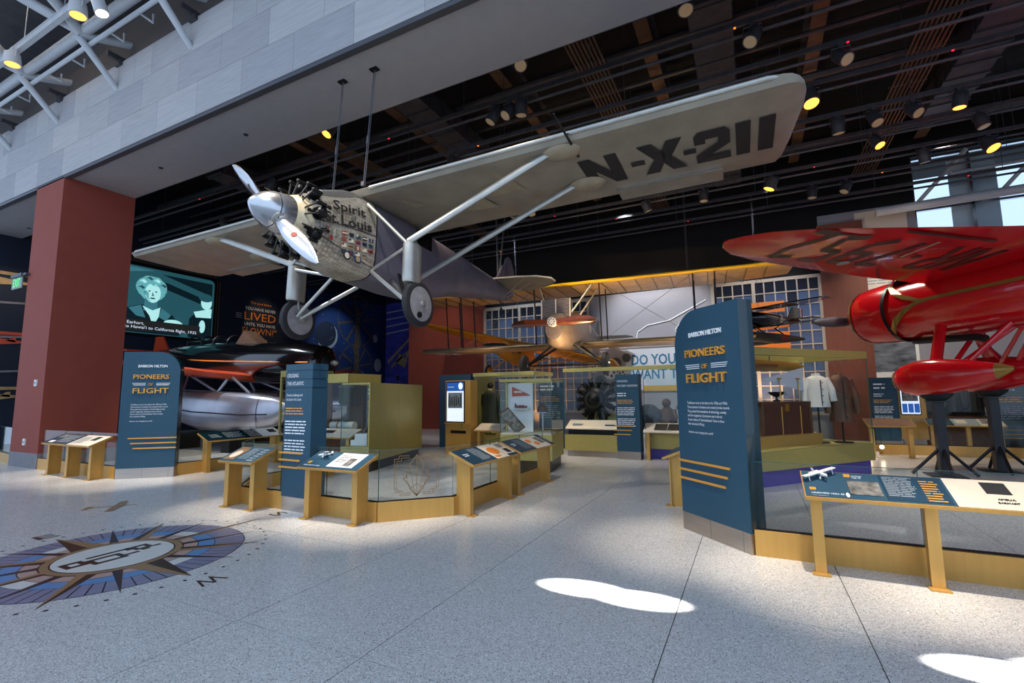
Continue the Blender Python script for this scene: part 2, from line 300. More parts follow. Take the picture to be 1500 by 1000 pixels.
# walls, ceiling
wl = MB().bx(-23.3, -23, 5.5, 26, 0, 11).build('wall_left', 'navy'); struct(wl, 'dark navy mural wall along the left of the gallery')
wb = MB().bx(-11.43, -6.2, 20.02, 20.3, 0, 5.9).bx(-6.2, -1.2, 20, 20.3, 0, 5.9).bx(-1.2, 2.5, 20.02, 20.3, 0, 5.9).bx(2.5, 5.3, 20, 20.3, 0, 8.0).bx(5.3, 16, 20, 20.3, 0, 6.0).build('wall_back', 'wall_grey'); struct(wb, 'grey painted back wall of the gallery')
wu = MB().bx(-11.43, 2.5, 20.0, 20.3, 5.9, 11).bx(2.5, 5.3, 20, 20.3, 8.0, 11).bx(5.3, 16, 20, 20.3, 9.6, 11).build('wall_upper', 'ceil_black'); struct(wu, 'black painted upper band of the back wall')
for (a, b) in ((-16.1, -11.43),): MB().bx(a, b, 19.98, 20.0, 6.3, 11).build('upper_band', 'ceil_black', wu)
rw = MB().bx(-16.1, -11.43, 20, 26.2, 0, 11).build('wall_red', 'red_paint'); struct(rw, 'plain brick-red wall block behind the biplane wing')
wf = MB().bx(-23.2, -16.1, 26, 26.3, 0, 11).build('wall_far', 'navy'); struct(wf, 'navy end wall between the mural and the red wall')
wr = MB().bx(16, 16.3, 5.5, 20.3, 0, 11).build('wall_right', 'wall_grey'); struct(wr, 'grey right-hand wall of the gallery')
ce = MB().bx(-23.3, 16.3, 6.94, 26.3, 11, 11.2).build('ceiling', 'ceil_black'); struct(ce, 'black painted gallery ceiling high above the light tracks')
wc = MB().bx(2.45, 3.78, 19.8, 20, 0, 7.6).build('wall_column', 'wood_red'); struct(wc, 'reddish wood-clad column on the back wall right of the grid window')
# atrium side: roof deck edge and ledge
at = MB().bx(-30, 16, 1.2, 6.9, 11.6, 11.8).build('ceiling_atrium', 'steel_dark'); struct(at, 'dark roof deck above the atrium trusses')
lg = MB().bx(-26, 16, 5.46, 5.9, 9.72, 10.45).bx(-26, 16, 5.9, 6.1, 9.72, 11.6).build('trim_1', 'brown_grey'); struct(lg, 'brown-grey steel ledge along the top of the stone header')
for k in range(14):
    x = -25.3+3.02*k
    MB().bx(x-.12, x+.12, 5.3, 5.5, 9.66, 9.78).bx(x-.04, x+.04, 5.1, 5.46, 9.78, 9.9).build('bracket', 'steel_dark', lg)
# atrium tube trusses
tr = thing('roof_truss', 'white tubular roof truss with diagonal struts in the atrium above the stone header', 'truss', (-15, 4.67, 10.0))
def T3(*p): return [(a+15, b-4.67, c-10.0) for a, b, c in p]
MB().tube(T3((-26, 4.67, 10.1), (8, 4.67, 10.1)), .115, 12).build('main_tube', 'white_steel', tr, True)
MB().tube(T3((-26, 4.78, 9.83), (8, 4.78, 9.83)), .05, 8).build('sprinkler_pipe', 'white_steel', tr, True)
for k in range(10):
    x = -22.35+3.02*k
    MB().tube(T3((x, 5.40, 9.08), (x, 4.6, 9.9)), [.065, .085], 10).build('diagonal_strut', 'white_steel', tr, True)
    MB().tube(T3((x, 4.62, 9.98), (x+.3, 5.5, 10.2)), .09, 10).build('cross_tube', 'white_steel', tr, True)
    MB().tube(T3((x, 4.6, 10.05), (x-1.5, 1.4, 11.2)), .11, 10).build('cross_tube', 'white_steel', tr, True)
    MB().tube(T3((x, 4.6, 10.05), (x+1.5, 1.4, 11.2)), .11, 10).build('cross_tube', 'white_steel', tr, True)
    for dx in (.9, 2.1):
        MB().tube(T3((x+dx, 4.78, 9.83), (x+dx+.02, 5.05, 9.78), (x+dx+.02, 5.05, 9.98)), .025, 6).build('sprinkler_arm', 'white_steel', tr)
tb = thing('truss_tube', 'upper white tube crossing the atrium truss at top left', 'tube', (-15, 3.2, 10.9))
MB().tube([(-9, 0, 0), (14, 0, 0)], .13, 12).build('tube', 'white_steel', tb, True)
for k in range(5): MB().tube([(-6+3.02*k, 0, 0), (-6+3.02*k, 0, .7)], .02, 6).build('hanger_rod', 'white_steel', tb)
sk = MB().bx(-15.6, -14.6, 3.3, 3.9, 11.55, 11.59).build('skylight_pane', 'lens_white'); tag(sk, 'small bright skylight pane in the dark atrium roof', 'skylight')
# atrium light bar with its lamps
lb = thing('light_bar', 'grey lighting bar holding white lamps under the atrium roof', 'light bar', (-12, 4.2, 10.06))
MB().bx(-8, 5, -.05, .05, -.08, .05).build('bar', 'white_steel', lb); MB().bx(-8, 5, -.07, .07, .05, .065).build('bar_flange', 'white_steel', lb)
for k in range(6): MB().tube([(-7+2*k, 0, .05), (-7+2*k, 0, 1.5)], .012, 6).build('hanger_rod', 'white_steel', lb)
def can(name, label, loc, aim, r=.14, ln=.26, body='lamp_white', lens='lens_warm', cat='spotlight', group=None):
    t = thing(name, label, cat, loc, (0, 0, 0), group)
    q = Vector(aim).normalized().to_track_quat('Z', 'Y').to_matrix().to_4x4(); D = Matrix.Translation((0, 0, -.25)) @ q
    MB().bx(-.04, .04, -.04, .04, -.06, .03).build('clamp', body, t)
    MB().tube([(-r-.02, 0, -.25), (-r-.02, 0, -.06), (r+.02, 0, -.06), (r+.02, 0, -.25)], .012, 6).build('yoke', body, t)
    MB().lathe([(r*.55, -ln*.55), (r*.9, -ln*.4), (r, ln*.1), (r*1.02, ln*.5), (r*.9, ln*.5)], 14, D).build('housing', body, t, True)
    MB().lathe([(r*.86, ln*.505), (r*.5, ln*.52), (.001, ln*.525)], 14, D).build('lens', lens, t, True)
    return t
can('atrium_lamp', 'round white downlight at the left end of the atrium bar', (-15.3, 4.12, 10.0), (.05, .05, -1), .16, .3)
can('atrium_lamp', 'round white downlight next to the long theatre spotlight on the atrium bar', (-12.1, 4.12, 10.0), (.05, .05, -1), .16, .3)
can('theatre_spot', 'long white theatre spotlight tilted down from the atrium bar', (-11.4, 4.15, 10.0), (.25, .15, -.8), .12, .75, lens='lens_white')

# ---------------------------------------------------------------- ceiling services of the gallery
def pipe(name, label, pts, r, m, cat='pipe', group='ceiling pipes', n=8):
    o0 = pts[0]; o = MB().tube([tuple(a-b for a, b in zip(p, o0)) for p in pts], r, n).build(name, m, None, True); o.location = o0
    return tag(o, label, cat, group)
ORD = ['first', 'second', 'third', 'fourth', 'fifth', 'sixth', 'seventh', 'eighth', 'ninth', 'tenth', 'eleventh', 'twelfth']
TR = [(7.75, 8.35), (9.0, 8.3), (10.3, 8.25), (11.6, 8.3), (13.0, 8.2), (14.4, 8.25), (15.8, 8.2), (17.3, 8.25), (18.7, 8.2)]
for i, (y, z) in enumerate(TR):
    t = thing('light_track', 'black lighting track running along the gallery ceiling, %s from the stone header' % ORD[i], 'light track', (-5, y, z), 0, 'gallery light tracks')
    MB().bx(-17.5, 20, -.035, .035, -.04, .05).build('rail', 'steel_dark', t)
    MB().tube([(-17.5, .16, -.12), (20, .16, -.12)], .035, 8).build('conduit', 'steel_dark', t, True)
    for k in range(12): MB().tube([(-16.6+3.1*k+.4*(i % 3), 0, .05), (-16.6+3.1*k+.4*(i % 3), 0, 11-z)], .008, 5).build('hanger_rod', 'steel_mid', t)
    for k in range(4):
        x = -13+8.1*k+1.9*(i % 4); MB().bx(x, x+.035, -.02, .02, -.05, -.04).build('marker', ('red_led' if (k+i) % 3 else 'orange_led'), t)
for i, (y, z, r) in enumerate(((8.2, 9.9, .05), (8.5, 9.95, .04), (10.9, 9.9, .09), (12.2, 9.9, .06), (14.0, 9.9, .1), (16.4, 9.9, .07), (18.2, 9.9, .09))):
    pipe('ceiling_pipe', 'dark pipe along the gallery ceiling above the tracks, %s back from the header' % ORD[i], [(-22.5, y, z), (15.5, y, z)], r, 'steel_dark')
for i, x in enumerate((-18, -13.4, -9.2, -5.6, -1.8, 1.9, 5.6, 9.5)):
    b = thing('roof_beam', 'brown-black steel roof beam crossing the gallery ceiling, %s from the mural wall' % ORD[i], 'beam', (x, 7, 10.2), 0, 'gallery roof beams')
    MB().bx(-.16, .16, 0, 12.9, -.02, .02).build('lower_flange', 'steel_brown', b); MB().bx(-.02, .02, 0, 12.9, .02, .8).build('web', 'steel_dark', b); MB().bx(-.16, .16, 0, 12.9, .76, .8).build('upper_flange', 'steel_dark', b)
for i, x in enumerate((-11.2, -3.2, 3.6)):
    b = thing('conduit_bundle', 'bundle of thin parallel conduits crossing the gallery ceiling, %s from the mural wall' % ORD[i], 'conduit', (x, 7, 9.2), 0, 'conduit bundles')
    for k in range(8): MB().tube([(.09*k, 0, 0), (.09*k, 12.9, 0)], .022, 6).build('conduit', 'steel_brown', b)
    for k in range(6): MB().bx(-.06, .7, 1+2.1*k, 1.05+2.1*k, .03, .06).build('strap', 'steel_dark', b)
for i, (x, y) in enumerate(((-15.6, 12.5), (-7.4, 10.4), (-.3, 12.5), (5.0, 10.6))):
    b = thing('duct', 'black corrugated duct running into the gallery depth, %s from the mural wall' % ORD[i], 'duct', (x, y-3.4, 9.3), 0, 'ceiling ducts')
    MB().bx(-.4, .4, 0, 9, -.25, .25).build('body', 'steel_dark', b)
    for k in range(16): MB().bx(-.43, .43, .1+.58*k, .16+.58*k, -.28, .28).build('rib', 'steel_dark', b)
# track spotlights: a few lit, most dim
def at(u, y, z): return (u, y, z-.05)
TL = [(-8.7, 0, 'w'), (-4.9, 1, 'd'), (-4.5, 1, 'd'), (-4.2, 1, 'd'), (-3.6, 0, 'd'), (-.6, 0, 'd'), (.4, 1, 'd'), (-1.6, 4, 'w'), (-1.1, 4, 'd'), (-.2, 4, 'd'), (.6, 4, 'd'), (1.5, 3, 'l'), (2.2, 4, 'd'), (2.9, 4, 'd'), (3.6, 4, 'd'), (4.4, 4, 'w'), (-4.7, 4, 'l'), (-4.2, 4, 'd'), (-3.2, 3, 'w'), (-6.4, 5, 'd'), (-7.0, 5, 'd'), (-7.9, 4, 'd'), (-9.4, 3, 'd'), (3.2, 5, 'w'), (5.2, 5, 'd'), (5.8, 6, 'l'), (4.5, 6, 'd'), (-2.8, 6, 'd'), (-1.0, 6, 'd'), (.9, 6, 'l'), (-12.5, 1, 'd'), (-13.4, 3, 'd'), (-11.2, 5, 'd'), (-14.2, 6, 'd'), (2.1, 7, 'd'), (3.0, 7, 'd'), (-16.8, 2, 'd'), (-6.9, 2, 'd'), (1.9, 2, 'd'), (6.3, 2, 'd')]
TL.sort(key=lambda q: (q[1], q[0]))
cnt = {}
for (x, i, k) in TL:
    cnt[i] = cnt.get(i, 0)+1; y, z = TR[i]
    can('track_spotlight', '%s black spotlight from the left on the %s ceiling track back from the header' % (ORD[cnt[i]-1], ORD[i]), (x, y, z-.05), (random.uniform(-.5, .5), random.uniform(-.7, .3), -1), .13 if k != 'l' else .17, .36, 'steel_dark', {'w': 'lens_warm', 'd': 'lens_dim', 'l': 'lens_warm'}[k], group='gallery track spotlights')
# ---------------------------------------------------------------- silver monoplane hung from the soffit
def superring(x, hw, zt, zb, e=3.2, n=28, yc=0.):
    R = []; zc = (zt+zb)/2; hh = (zt-zb)/2
    for k in range(n):
        a = 2*PI*(k+.5)/n; ca, sa = math.cos(a), math.sin(a)
        R.append((x, yc+hw*math.copysign(abs(ca)**(2/e), ca), zc+hh*math.copysign(abs(sa)**(2/e), sa)))
    return R
def airfoil(xl, xt, y, th, z0=0., n=9, bot=.32):
    c = xl-xt; P = []
    for k in range(n):                              # top LE->TE
        s = (k/(n-1))**1.6; P.append((xl-c*s, y, z0+th*(1-bot)*(2.6*math.sqrt(s+1e-9)*(1-s)*.62+.25*(1-s)*s)))
    for k in range(n-2, 0, -1):
        s = (k/(n-1))**1.6; P.append((xl-c*s, y, z0-th*bot*min(1, 5*math.sqrt(s))*(1-.85*s**3)))
    return P
def strut(p0, p1, r, flat=.45, n=10): return MB().tube([p0, p1], r, n, flat=flat)
def axisM(o, d): return Matrix.Translation(o) @ Vector(d).normalized().to_track_quat('Z', 'Y').to_matrix().to_4x4()
def jewel():
    m = mat('jeweled', (196, 186, 166), .35, .55); nt = m.node_tree; N = nt.nodes; L = nt.links; b = N['Principled BSDF']
    tc = N.new('ShaderNodeTexCoord'); v = N.new('ShaderNodeTexVoronoi'); v.inputs['Scale'].default_value = 17; v.inputs['Randomness'].default_value = .3
    n = N.new('ShaderNodeTexNoise'); n.inputs['Scale'].default_value = 3.5; r = N.new('ShaderNodeValToRGB'); mx = N.new('ShaderNodeMath'); mx.operation = 'MULTIPLY'
    L.new(tc.outputs['Object'], v.inputs['Vector']); L.new(tc.outputs['Object'], n.inputs[0]); L.new(v.outputs['Distance'], mx.inputs[0]); L.new(n.outputs['Fac'], mx.inputs[1])
    r.color_ramp.elements[0].color = (*lin((226, 220, 206)), 1); r.color_ramp.elements[1].color = (*lin((156, 142, 120)), 1); r.color_ramp.elements[1].position = .42
    L.new(mx.outputs[0], r.inputs[0]); L.new(r.outputs[0], b.inputs['Base Color'])
jewel()
def wheel(t, c, r, wd, disc='disc_grey', name='wheel', holes=True, side=1):
    A = axisM(c, (0, 1, 0)); w_ = MB().lathe([(r*.72, -wd*.46), (r*.86, -wd*.5), (r*.97, -wd*.32), (r, 0), (r*.97, wd*.32), (r*.86, wd*.5), (r*.72, wd*.46)], 32, A).build(name, 'rubber', t, True)
    MB().lathe([(.05, -wd*.66), (r*.3, -wd*.62), (r*.75, -wd*.47), (r*.75, wd*.47), (r*.3, wd*.62), (.05, wd*.66)], 28, A).build('wheel_disc', disc, w_, True)
    MB().lathe([(.05, -wd*.9), (.055, -wd*.5), (.055, wd*.5), (.05, wd*.9), (.03, wd*1.0)], 12, A).build('hub_cap', 'silver', w_, True)
    if holes: MB().lathe([(.05, 0), (.05, .03)], 12, axisM((c[0]+.06, c[1]+side*wd*.5, c[2]-r*.5), (0, side, 0))).build('valve_opening', 'engine_black', w_)
    return w_

sp = thing('silver_monoplane', 'silver high-wing monoplane with black lettering hanging under the soffit', 'airplane', (-6.165, 5.856, 5.185), (.014, -.049, -1.558))
ST = [(0, 0, -2.13, .3), (1.2, 0, -2.13, .3), (3.0, 0, -2.13, .3), (5.0, 0, -2.13, .3), (6.4, 0, -2.13, .29), (6.72, -.01, -2.13, .27), (6.8, -.04, -1.98, .24), (6.88, -.12, -1.5, .18), (6.94, -.24, -1.0, .11), (6.975, -.42, -.72, .04)]
rings = [airfoil(a, b, -y, t_) for y, a, b, t_ in ST[::-1]]+[airfoil(a, b, y, t_) for y, a, b, t_ in ST[1:]]
wg = MB().loft(rings).build('wing', 'silver_fab', sp, True); wg['label'] = 'long silver fabric wing'
for s in (1, -1):
    MB().tube([(-.022, s*.55, .0), (-.022, s*6.55, .0), (-.06, s*6.75, 0)], [.036, .036, .02], 10).build('leading_edge', 'silver', wg, True)
    MB().bx(-2.28, -1.84, s*4.34, s*5.99, -.055, -.02).build('aileron', 'silver_fab', wg)
    MB().bx(-1.85, -1.835, s*4.34, s*5.99, -.075, -.04).build('aileron_hinge', 'alu', wg)
    for (x, ya) in ((-.22, 3.78), (-1.28, 3.84)):
        MB().ball((x-.05, s*(ya+.14), -.1), .2, 14, None, (1.0, 1.5, .42)).build('strut_fairing', 'patch', wg, True)
for (a, b, c, d) in ((-.5, .95, -.3, .9), (-1.1, 1.6, -.9, 2.3), (-.75, 2.2, -.5, 3.0), (-.32, 2.6, -.22, 2.9)):
    MB().add([(a, b, -.102), (a-.3, b+.2, -.102), (c-.55, d, -.102), (c-.1, d-.1, -.102)], [(0, 1, 2, 3)]).build('fabric_patch', 'patch', wg)
MB().tube([(.55, 4.11, -.06), (-.45, 4.11, -.12)], [.012, .022], 8).build('pitot_tube', 'pipe_dark', wg); MB().tube([(0, 4.11, -.02), (.1, 4.11, -.1)], .015, 6).build('pitot_bracket', 'pipe_dark', wg)
# registration, block letters under the port wing (a across, b up)
GL = {'N': [[(0, 0), (.28, 0), (.28, 1), (0, 1)], [(.28, 1), (.28, .55), (.62, 0), (.62, .45)], [(.62, 0), (.9, 0), (.9, 1), (.62, 1)]],
      '-': [[(0, .42), (.32, .42), (.32, .56), (0, .56)]],
      'X': [[(0, 0), (.34, 0), (.5, .32), (.62, .55), (.34, 1), (0, 1), (.3, .5)], [(.5, .32), (.66, 0), (1, 0), (.7, .5), (1, 1), (.66, 1), (.5, .7)]],
      '2': [[(0, 0), (.95, 0), (.95, .24), (.36, .24), (.95, .52), (.95, .88), (.82, 1), (.13, 1), (0, .88), (0, .64), (.3, .64), (.3, .76), (.64, .76), (.64, .6), (0, .28)]],
      '1': [[(0, 0), (.3, 0), (.3, 1), (0, 1)]]}
for ch, yy, wd in (('N', 4.03, .58), ('-', 4.75, .20), ('X', 4.90, .62), ('-', 5.50, .17), ('2', 5.66, .46), ('1', 6.19, .18), ('1', 6.47, .19)):
    lt = MB(); k = wd/max(p[0] for pl_ in GL[ch] for p in pl_)
    for P in GL[ch]:
        n = len(P); xb = lambda b: -1.5+.87*b
        # flat under-surface follows the wing's lower skin
        lt.add([(xb(b), yy+a*k, -.104-.004*(1-b)+(.02 if b < .12 else 0)) for a, b in P], [tuple(range(n))[::-1]])
    lt.build('registration_letter', 'letter_black', wg)
# fuselage
FS = [(-.3, .47, -.06, -1.5, 4), (-1.2, .47, -.06, -1.5, 4.5), (-2.1, .45, -.06, -1.44, 4.5), (-3.5, .36, -.08, -1.02, 4.5), (-4.8, .24, -.09, -.78, 4), (-5.8, .13, -.1, -.6, 3.4), (-6.35, .05, -.12, -.5, 3)]
fu = MB().loft([superring(*q) for q in FS]).build('fuselage', 'fus_grey', sp, True); fu['label'] = 'grey silver fabric fuselage'
NC = [(.98, .40, -.44, -1.28, 2.3), (.8, .44, -.38, -1.38, 2.6), (.45, .465, -.28, -1.46, 3.2), (.1, .472, -.12, -1.5, 3.8), (-.305, .474, -.055, -1.503, 4)]
nc = MB().loft([superring(*q) for q in NC]).build('nose_cowl', 'jeweled', sp, True); nc['label'] = 'machine-turned aluminium nose cowl'
MB().loft([superring(x+.0, w_*1.004, zt+.004, zb-.004, e) for x, w_, zt, zb, e in (NC[-1], (-.33, .474, -.055, -1.503, 4))]).build('cowl_seam', 'pipe_dark', nc)
for s in (1, -1):
    MB().tube([(.92, s*.448, -.92), (.45, s*.474, -.84), (-.3, s*.478, -.76)], .006, 5).build('cowl_seam', 'pipe_dark', nc); MB().tube([(.92, s*.425, -1.12), (.3, s*.47, -1.26), (-.3, s*.47, -1.36)], .007, 5).build('cowl_seam', 'pipe_dark', nc)
    for k in range(4): MB().bx(.84-.09*k-.012, .84-.09*k+.012, s*.45, s*.475, -1.1+.01*k, -.98+.01*k).build('louvre', 'silver', nc)
    MB().bx(-1.95, -1.48, s*.44, s*.476, -.5, -.2).build('cabin_window', 'glossy_black', fu)
MB().loft([superring(x, w_, zt, zb, 2.6) for x, w_, zt, zb in ((.75, .30, -.3, -.45), (.3, .36, -.1, -.35), (-.15, .34, .02, -.3), (-.35, .2, .0, -.2))]).build('nose_fairing', 'silver', nc, True)
# lettering and flags on the port side
def noseF(x, z): return frame((x, .482, z), (-.985, 0, .17), (0, 1, 0))
text('name_lettering', 'Spirit', 'letter_black', nc, noseF(.67, -.695), .19, .72, .004, bold=.022); text('name_lettering', 'of', 'letter_black', nc, noseF(.29, -.70), .09, .12, .004); text('name_lettering', 'St.', 'letter_black', nc, noseF(.81, -.905), .165, .27, .004, bold=.022); text('name_lettering', 'Louis', 'letter_black', nc, noseF(.49, -.857), .17, .70, .004, bold=.022)
FC = ['star_red', 'cream', 'navy', 'linen', 'teal', 'red_paint', 'letter_black', 'cream', 'mural_blue']
for r in range(4):
    for c in range(5 if r < 3 else 4):
        F = noseF(.46-.15*c, -1.0-.1*r+.02*c)
        fg = MB().bx(0, .10, 0, .058, 0, .004, F).build('painted_flag', FC[(r*5+c*2) % 9], nc); k = (r+c) % 3
        if k == 0: MB().bx(0, .10, .02, .04, .004, .006, F).build('flag_band', FC[(r+3*c+1) % 9], fg)
        elif k == 1: MB().bx(.035, .065, 0, .058, .004, .006, F).build('flag_band', FC[(r+2*c+4) % 9], fg)
        else: MB().bx(0, .045, .03, .058, .004, .006, F).build('flag_band', FC[(2*r+c+5) % 9], fg)
for (x, z, m_, m2) in ((.34, -1.31, 'letter_black', 'cream'), (.10, -1.30, 'mural_blue', 'linen')):
    e_ = MB().lathe([(.075, 0), (.075, .006)], 20, frame((x, .478, z), (-1, 0, 0), (0, 1, 0))).build('round_emblem', m_, nc); MB().lathe([(.05, .006), (.05, .009)], 16, frame((x, .478, z), (-1, 0, 0), (0, 1, 0))).build('emblem_centre', m2, e_)
for (x, z) in ((.74, -1.0), (.66, -1.12)): MB().bx(x-.03, x+.03, .455, .462, z-.03, z+.03).build('painted_flag', 'star_red', nc)
# spinner, propeller
ZP = -.87; AX = axisM((0, 0, ZP), (1, 0, 0))
MB().lathe([(.415, .93), (.40, 1.0), (.35, 1.1), (.315, 1.17)], 28, AX).build('nose_ring', 'cream_metal', sp, True)
for k in range(9):
    a = 2*PI*k/9; MB().bx(-.025, .025, .375, .40, .98, 1.06, AX @ rotz(a)).build('cooling_slot', 'pipe_dark', sp)
spn = MB().lathe([(.312, 1.17), (.305, 1.25), (.27, 1.42), (.205, 1.56), (.12, 1.66), (.045, 1.722), (.004, 1.735)], 28, AX).build('spinner', 'alu', sp, True); MB().lathe([(.274, 1.40), (.274, 1.415)], 28, AX).build('spinner_seam', 'pipe_dark', spn)
for k, sg in enumerate((1, -1)):
    d = Vector((0, -.725*sg, .689*sg)); q = Vector((0, .689, .725)); rr = []
    for s, wd, tw in ((.22, .075, 1.05), (.4, .10, .9), (.62, .135, .7), (.85, .13, .55), (1.1, .10, .45), (1.3, .06, .4), (1.40, .015, .38)):
        c_ = Vector((1.36, 0, ZP))+d*s; ch = (q*math.cos(tw)*sg+Vector((1, 0, 0))*math.sin(tw)); nn = ch.cross(d).normalized(); th = .02+.03*(1-s/1.5)
        rr.append([tuple(c_+ch*wd*math.cos(2*PI*j/12)+nn*th*math.sin(2*PI*j/12)) for j in range(12)])
    bl = MB().loft(rr).build('propeller_blade', 'alu', sp, True); MB().lathe([(.10, -.01), (.10, .03)], 18, axisM(tuple(Vector((1.38, 0, ZP))+d*.24), d)).build('blade_collar', 'silver', bl)
    tw = .66; s = .72; c_ = Vector((1.36, 0, ZP))+d*s; ch = (q*math.cos(tw)*sg+Vector((1, 0, 0))*math.sin(tw)); nn = ch.cross(d).normalized(); nn = nn if nn.x > 0 else -nn
    MB().lathe([(.045, .02), (.045, .04)], 16, axisM(tuple(c_), nn)).build('blade_emblem', 'dark_print' if sg > 0 else 'red_paint', bl)
# radial engine
en = MB().lathe([(.2, .72), (.30, .74), (.31, 1.05), (.2, 1.07)], 24, AX).build('crankcase', 'engine_black', sp, True)
for k in range(9):
    A = AX @ rotz(2*PI*k/9+.1)
    prof = [(.085, 0)]
    for j in range(9): prof += [(.095, .02+.025*j), (.068, .03+.025*j)]
    prof += [(.08, .255), (.07, .30), (.03, .32)]
    C_ = A @ Matrix.Translation((.27, 0, .92)) @ Matrix.Rotation(PI/2, 4, 'Y')
    cy = MB().lathe(prof, 12, C_).build('cylinder', 'engine_black', sp)
    for s in (-1, 1):
        MB().tube([(.36, s*.05, 1.09), (.57, s*.085, 1.05)], .014, 6, A).build('pushrod', 'pipe_dark', cy)
        MB().box((.59, s*.085, .98), (.05, .045, .15), A).build('rocker_box', 'pipe_dark', cy); MB().ball((.59, s*.085, 1.06), .03, 8, A).build('rocker_cap', 'pipe_dark', cy)
    MB().tube([(.5, .1, .88), (.54, .13, .82), (.53, .12, .76)], .028, 8, A).build('exhaust_stub', 'pipe_dark', cy)
# tail
STB = [(-5.3, .0), (-5.42, .7), (-5.62, 1.25), (-5.95, 1.55), (-6.3, 1.55), (-6.55, 1.3), (-6.8, .75), (-6.78, .35), (-6.5, .12), (-6.45, 0)]
MB().prism(STB+[(x, -y) for x, y in STB[-2:0:-1]], -.13, -.085, lambda a, b, t: (a, b, t)).build('tailplane', 'silver_fab', sp)
FN = [(-5.35, -.1), (-5.75, .08), (-6.05, .5), (-6.2, .56), (-6.3, .78), (-6.42, .86), (-6.6, .8), (-6.78, .5), (-6.84, .1), (-6.7, -.3), (-6.4, -.45), (-6.3, -.1)]
fn = MB().prism(FN, -.03, .03, lambda a, b, t: (a, t, b)).build('fin', 'fus_grey', sp); MB().bx(-6.27, -6.255, -.034, .034, -.3, .6).build('rudder_hinge', 'pipe_dark', fn)
for s in (1, -1):
    strut((-5.62, s*.9, -.12), (-5.94, s*.06, -.52), .016).build('tail_brace', 'silver', sp, True); strut((-6.06, s*.93, -.12), (-6.25, s*.05, -.42), .016).build('tail_brace', 'silver', sp, True)
MB().tube([(-5.9, 0, -.5), (-6.0, 0, -.8)], .02, 6).ball((-6.0, 0, -.82), .045).build('tail_skid', 'pipe_dark', sp)
# lift struts and landing gear
for s in (1, -1):
    strut((-.22, s*3.76, -.09), (-.12, s*1.33, -1.06), .06, .55).build('lift_strut', 'silver', sp, True); strut((-1.28, s*3.82, -.09), (-1.6, s*.46, -1.15), .055, .55).build('lift_strut', 'silver', sp, True)
    strut((-.08, s*.47, -.26), (-.08, s*1.33, -1.1), .03, .7).build('gear_strut', 'silver', sp, True); strut((-.27, s*.47, -1.36), (-.1, s*1.33, -1.15), .03, .7).build('gear_strut', 'silver', sp, True)
    strut((-.25, s*.45, -1.4), (-.22, s*1.25, -2.03), .035, .7).build('gear_leg', 'silver', sp, True); strut((-.85, s*.42, -1.42), (-.3, s*1.25, -2.05), .04, .7).build('gear_leg', 'silver', sp, True)
    MB().loft([[(-.23+.19*math.cos(2*PI*k/20)*r, s*1.33+.12*math.sin(2*PI*k/20)*r, z) for k in range(20)] for z, r in ((-1.04, .55), (-1.10, 1), (-1.70, 1), (-1.74, .9))]).build('shock_fairing', 'silver', sp, True)
    MB().tube([(-.28, s*1.33, -1.7), (-.34, s*1.3, -2.06)], .025, 8).build('axle_strut', 'silver', sp, True)
    MB().tube([(-.42, s*1.05, -1.62), (-.5, s*.85, -1.45), (-.2, s*1.25, -2.0)], .03, 8).build('shock_arm', 'pipe_dark', sp, True)
    wheel(sp, (-.36, s*1.38, -2.06), .38, .13, side=s)
def cable(p0, p1, label, r=.009, turn=True, group='aircraft cables'):
    t = thing('hanging_cable', label, 'cable', p0, 0, group); d = Vector(p1)-Vector(p0)
    MB().tube([(0, 0, 0), tuple(d)], r, 6).build('wire', 'steel_mid', t); MB().tube([(.035, 0, 0), tuple(d+Vector((.035, 0, 0)))], r*.6, 5).build('safety_wire', 'steel_mid', t)
    if turn: MB().tube([tuple(d*.35), tuple(d*.42)], .02, 8).build('turnbuckle', 'steel_mid', t); MB().box(tuple(d), (.16, .1, .03)).build('ceiling_plate', 'engine_black', t); MB().box((0, 0, .02), (.07, .05, .08)).build('shackle', 'steel_mid', t)
    return t
cable((-6.61, 5.98, 5.31), (-6.37, 5.92, 7.39), 'wire cable from the soffit to the silver wing, left of the pair')
cable((-5.86, 5.98, 5.33), (-5.62, 5.93, 7.39), 'wire cable from the soffit to the silver wing, right of the pair')
cable((-6.12, 11.4, 4.8), (-6.3, 11.6, 8.25), 'thin cable from the ceiling track to the rear of the silver fuselage', turn=False)
cable((-6.10, 11.4, 4.8), (-5.8, 11.6, 8.25), 'second thin cable to the rear of the silver fuselage, nearer its fin', turn=False)

# ---------------------------------------------------------------- red monoplane on black stands
VT = Vector((3.841, 12.618, 3.448)); VR = (-.045, .026, 2.287)
vg = thing('red_monoplane', 'glossy red high-wing monoplane with wheel spats, raised on black stands', 'airplane', tuple(VT), VR)
def vring(x, r, zc=0., n=28, ry=None): return [(x, (ry or r)*math.cos(2*PI*k/n), zc+r*math.sin(2*PI*k/n)) for k in range(n)]
vf = MB().loft([vring(1.12, .62), vring(.8, .66), vring(.3, .69), (vring(-.5, .70)), vring(-1.5, .68), vring(-3.0, .56, .05), vring(-4.5, .38, .12), vring(-5.8, .17, .2), vring(-6.1, .06, .22)]).build('fuselage', 'vega_red', vg, True)
MB().loft([vring(2.02, .40), vring(1.98, .50), vring(1.85, .60), vring(1.6, .66), vring(1.2, .69), vring(1.0, .69)], cap=False).build('engine_cowl', 'vega_red', vg, True)
MB().loft([vring(1.86, .605), vring(1.80, .632)], cap=False).build('cowl_band', 'vega_gold', vg, True)
MB().loft([vring(1.03, .695), vring(.95, .70)], cap=False).build('cowl_gap', 'engine_black', vg, True)
MB().lathe([(.36, 1.5), (.4, 1.9), (.1, 2.0)], 18, axisM((0, 0, 0), (1, 0, 0))).build('engine_core', 'engine_black', vg, True)
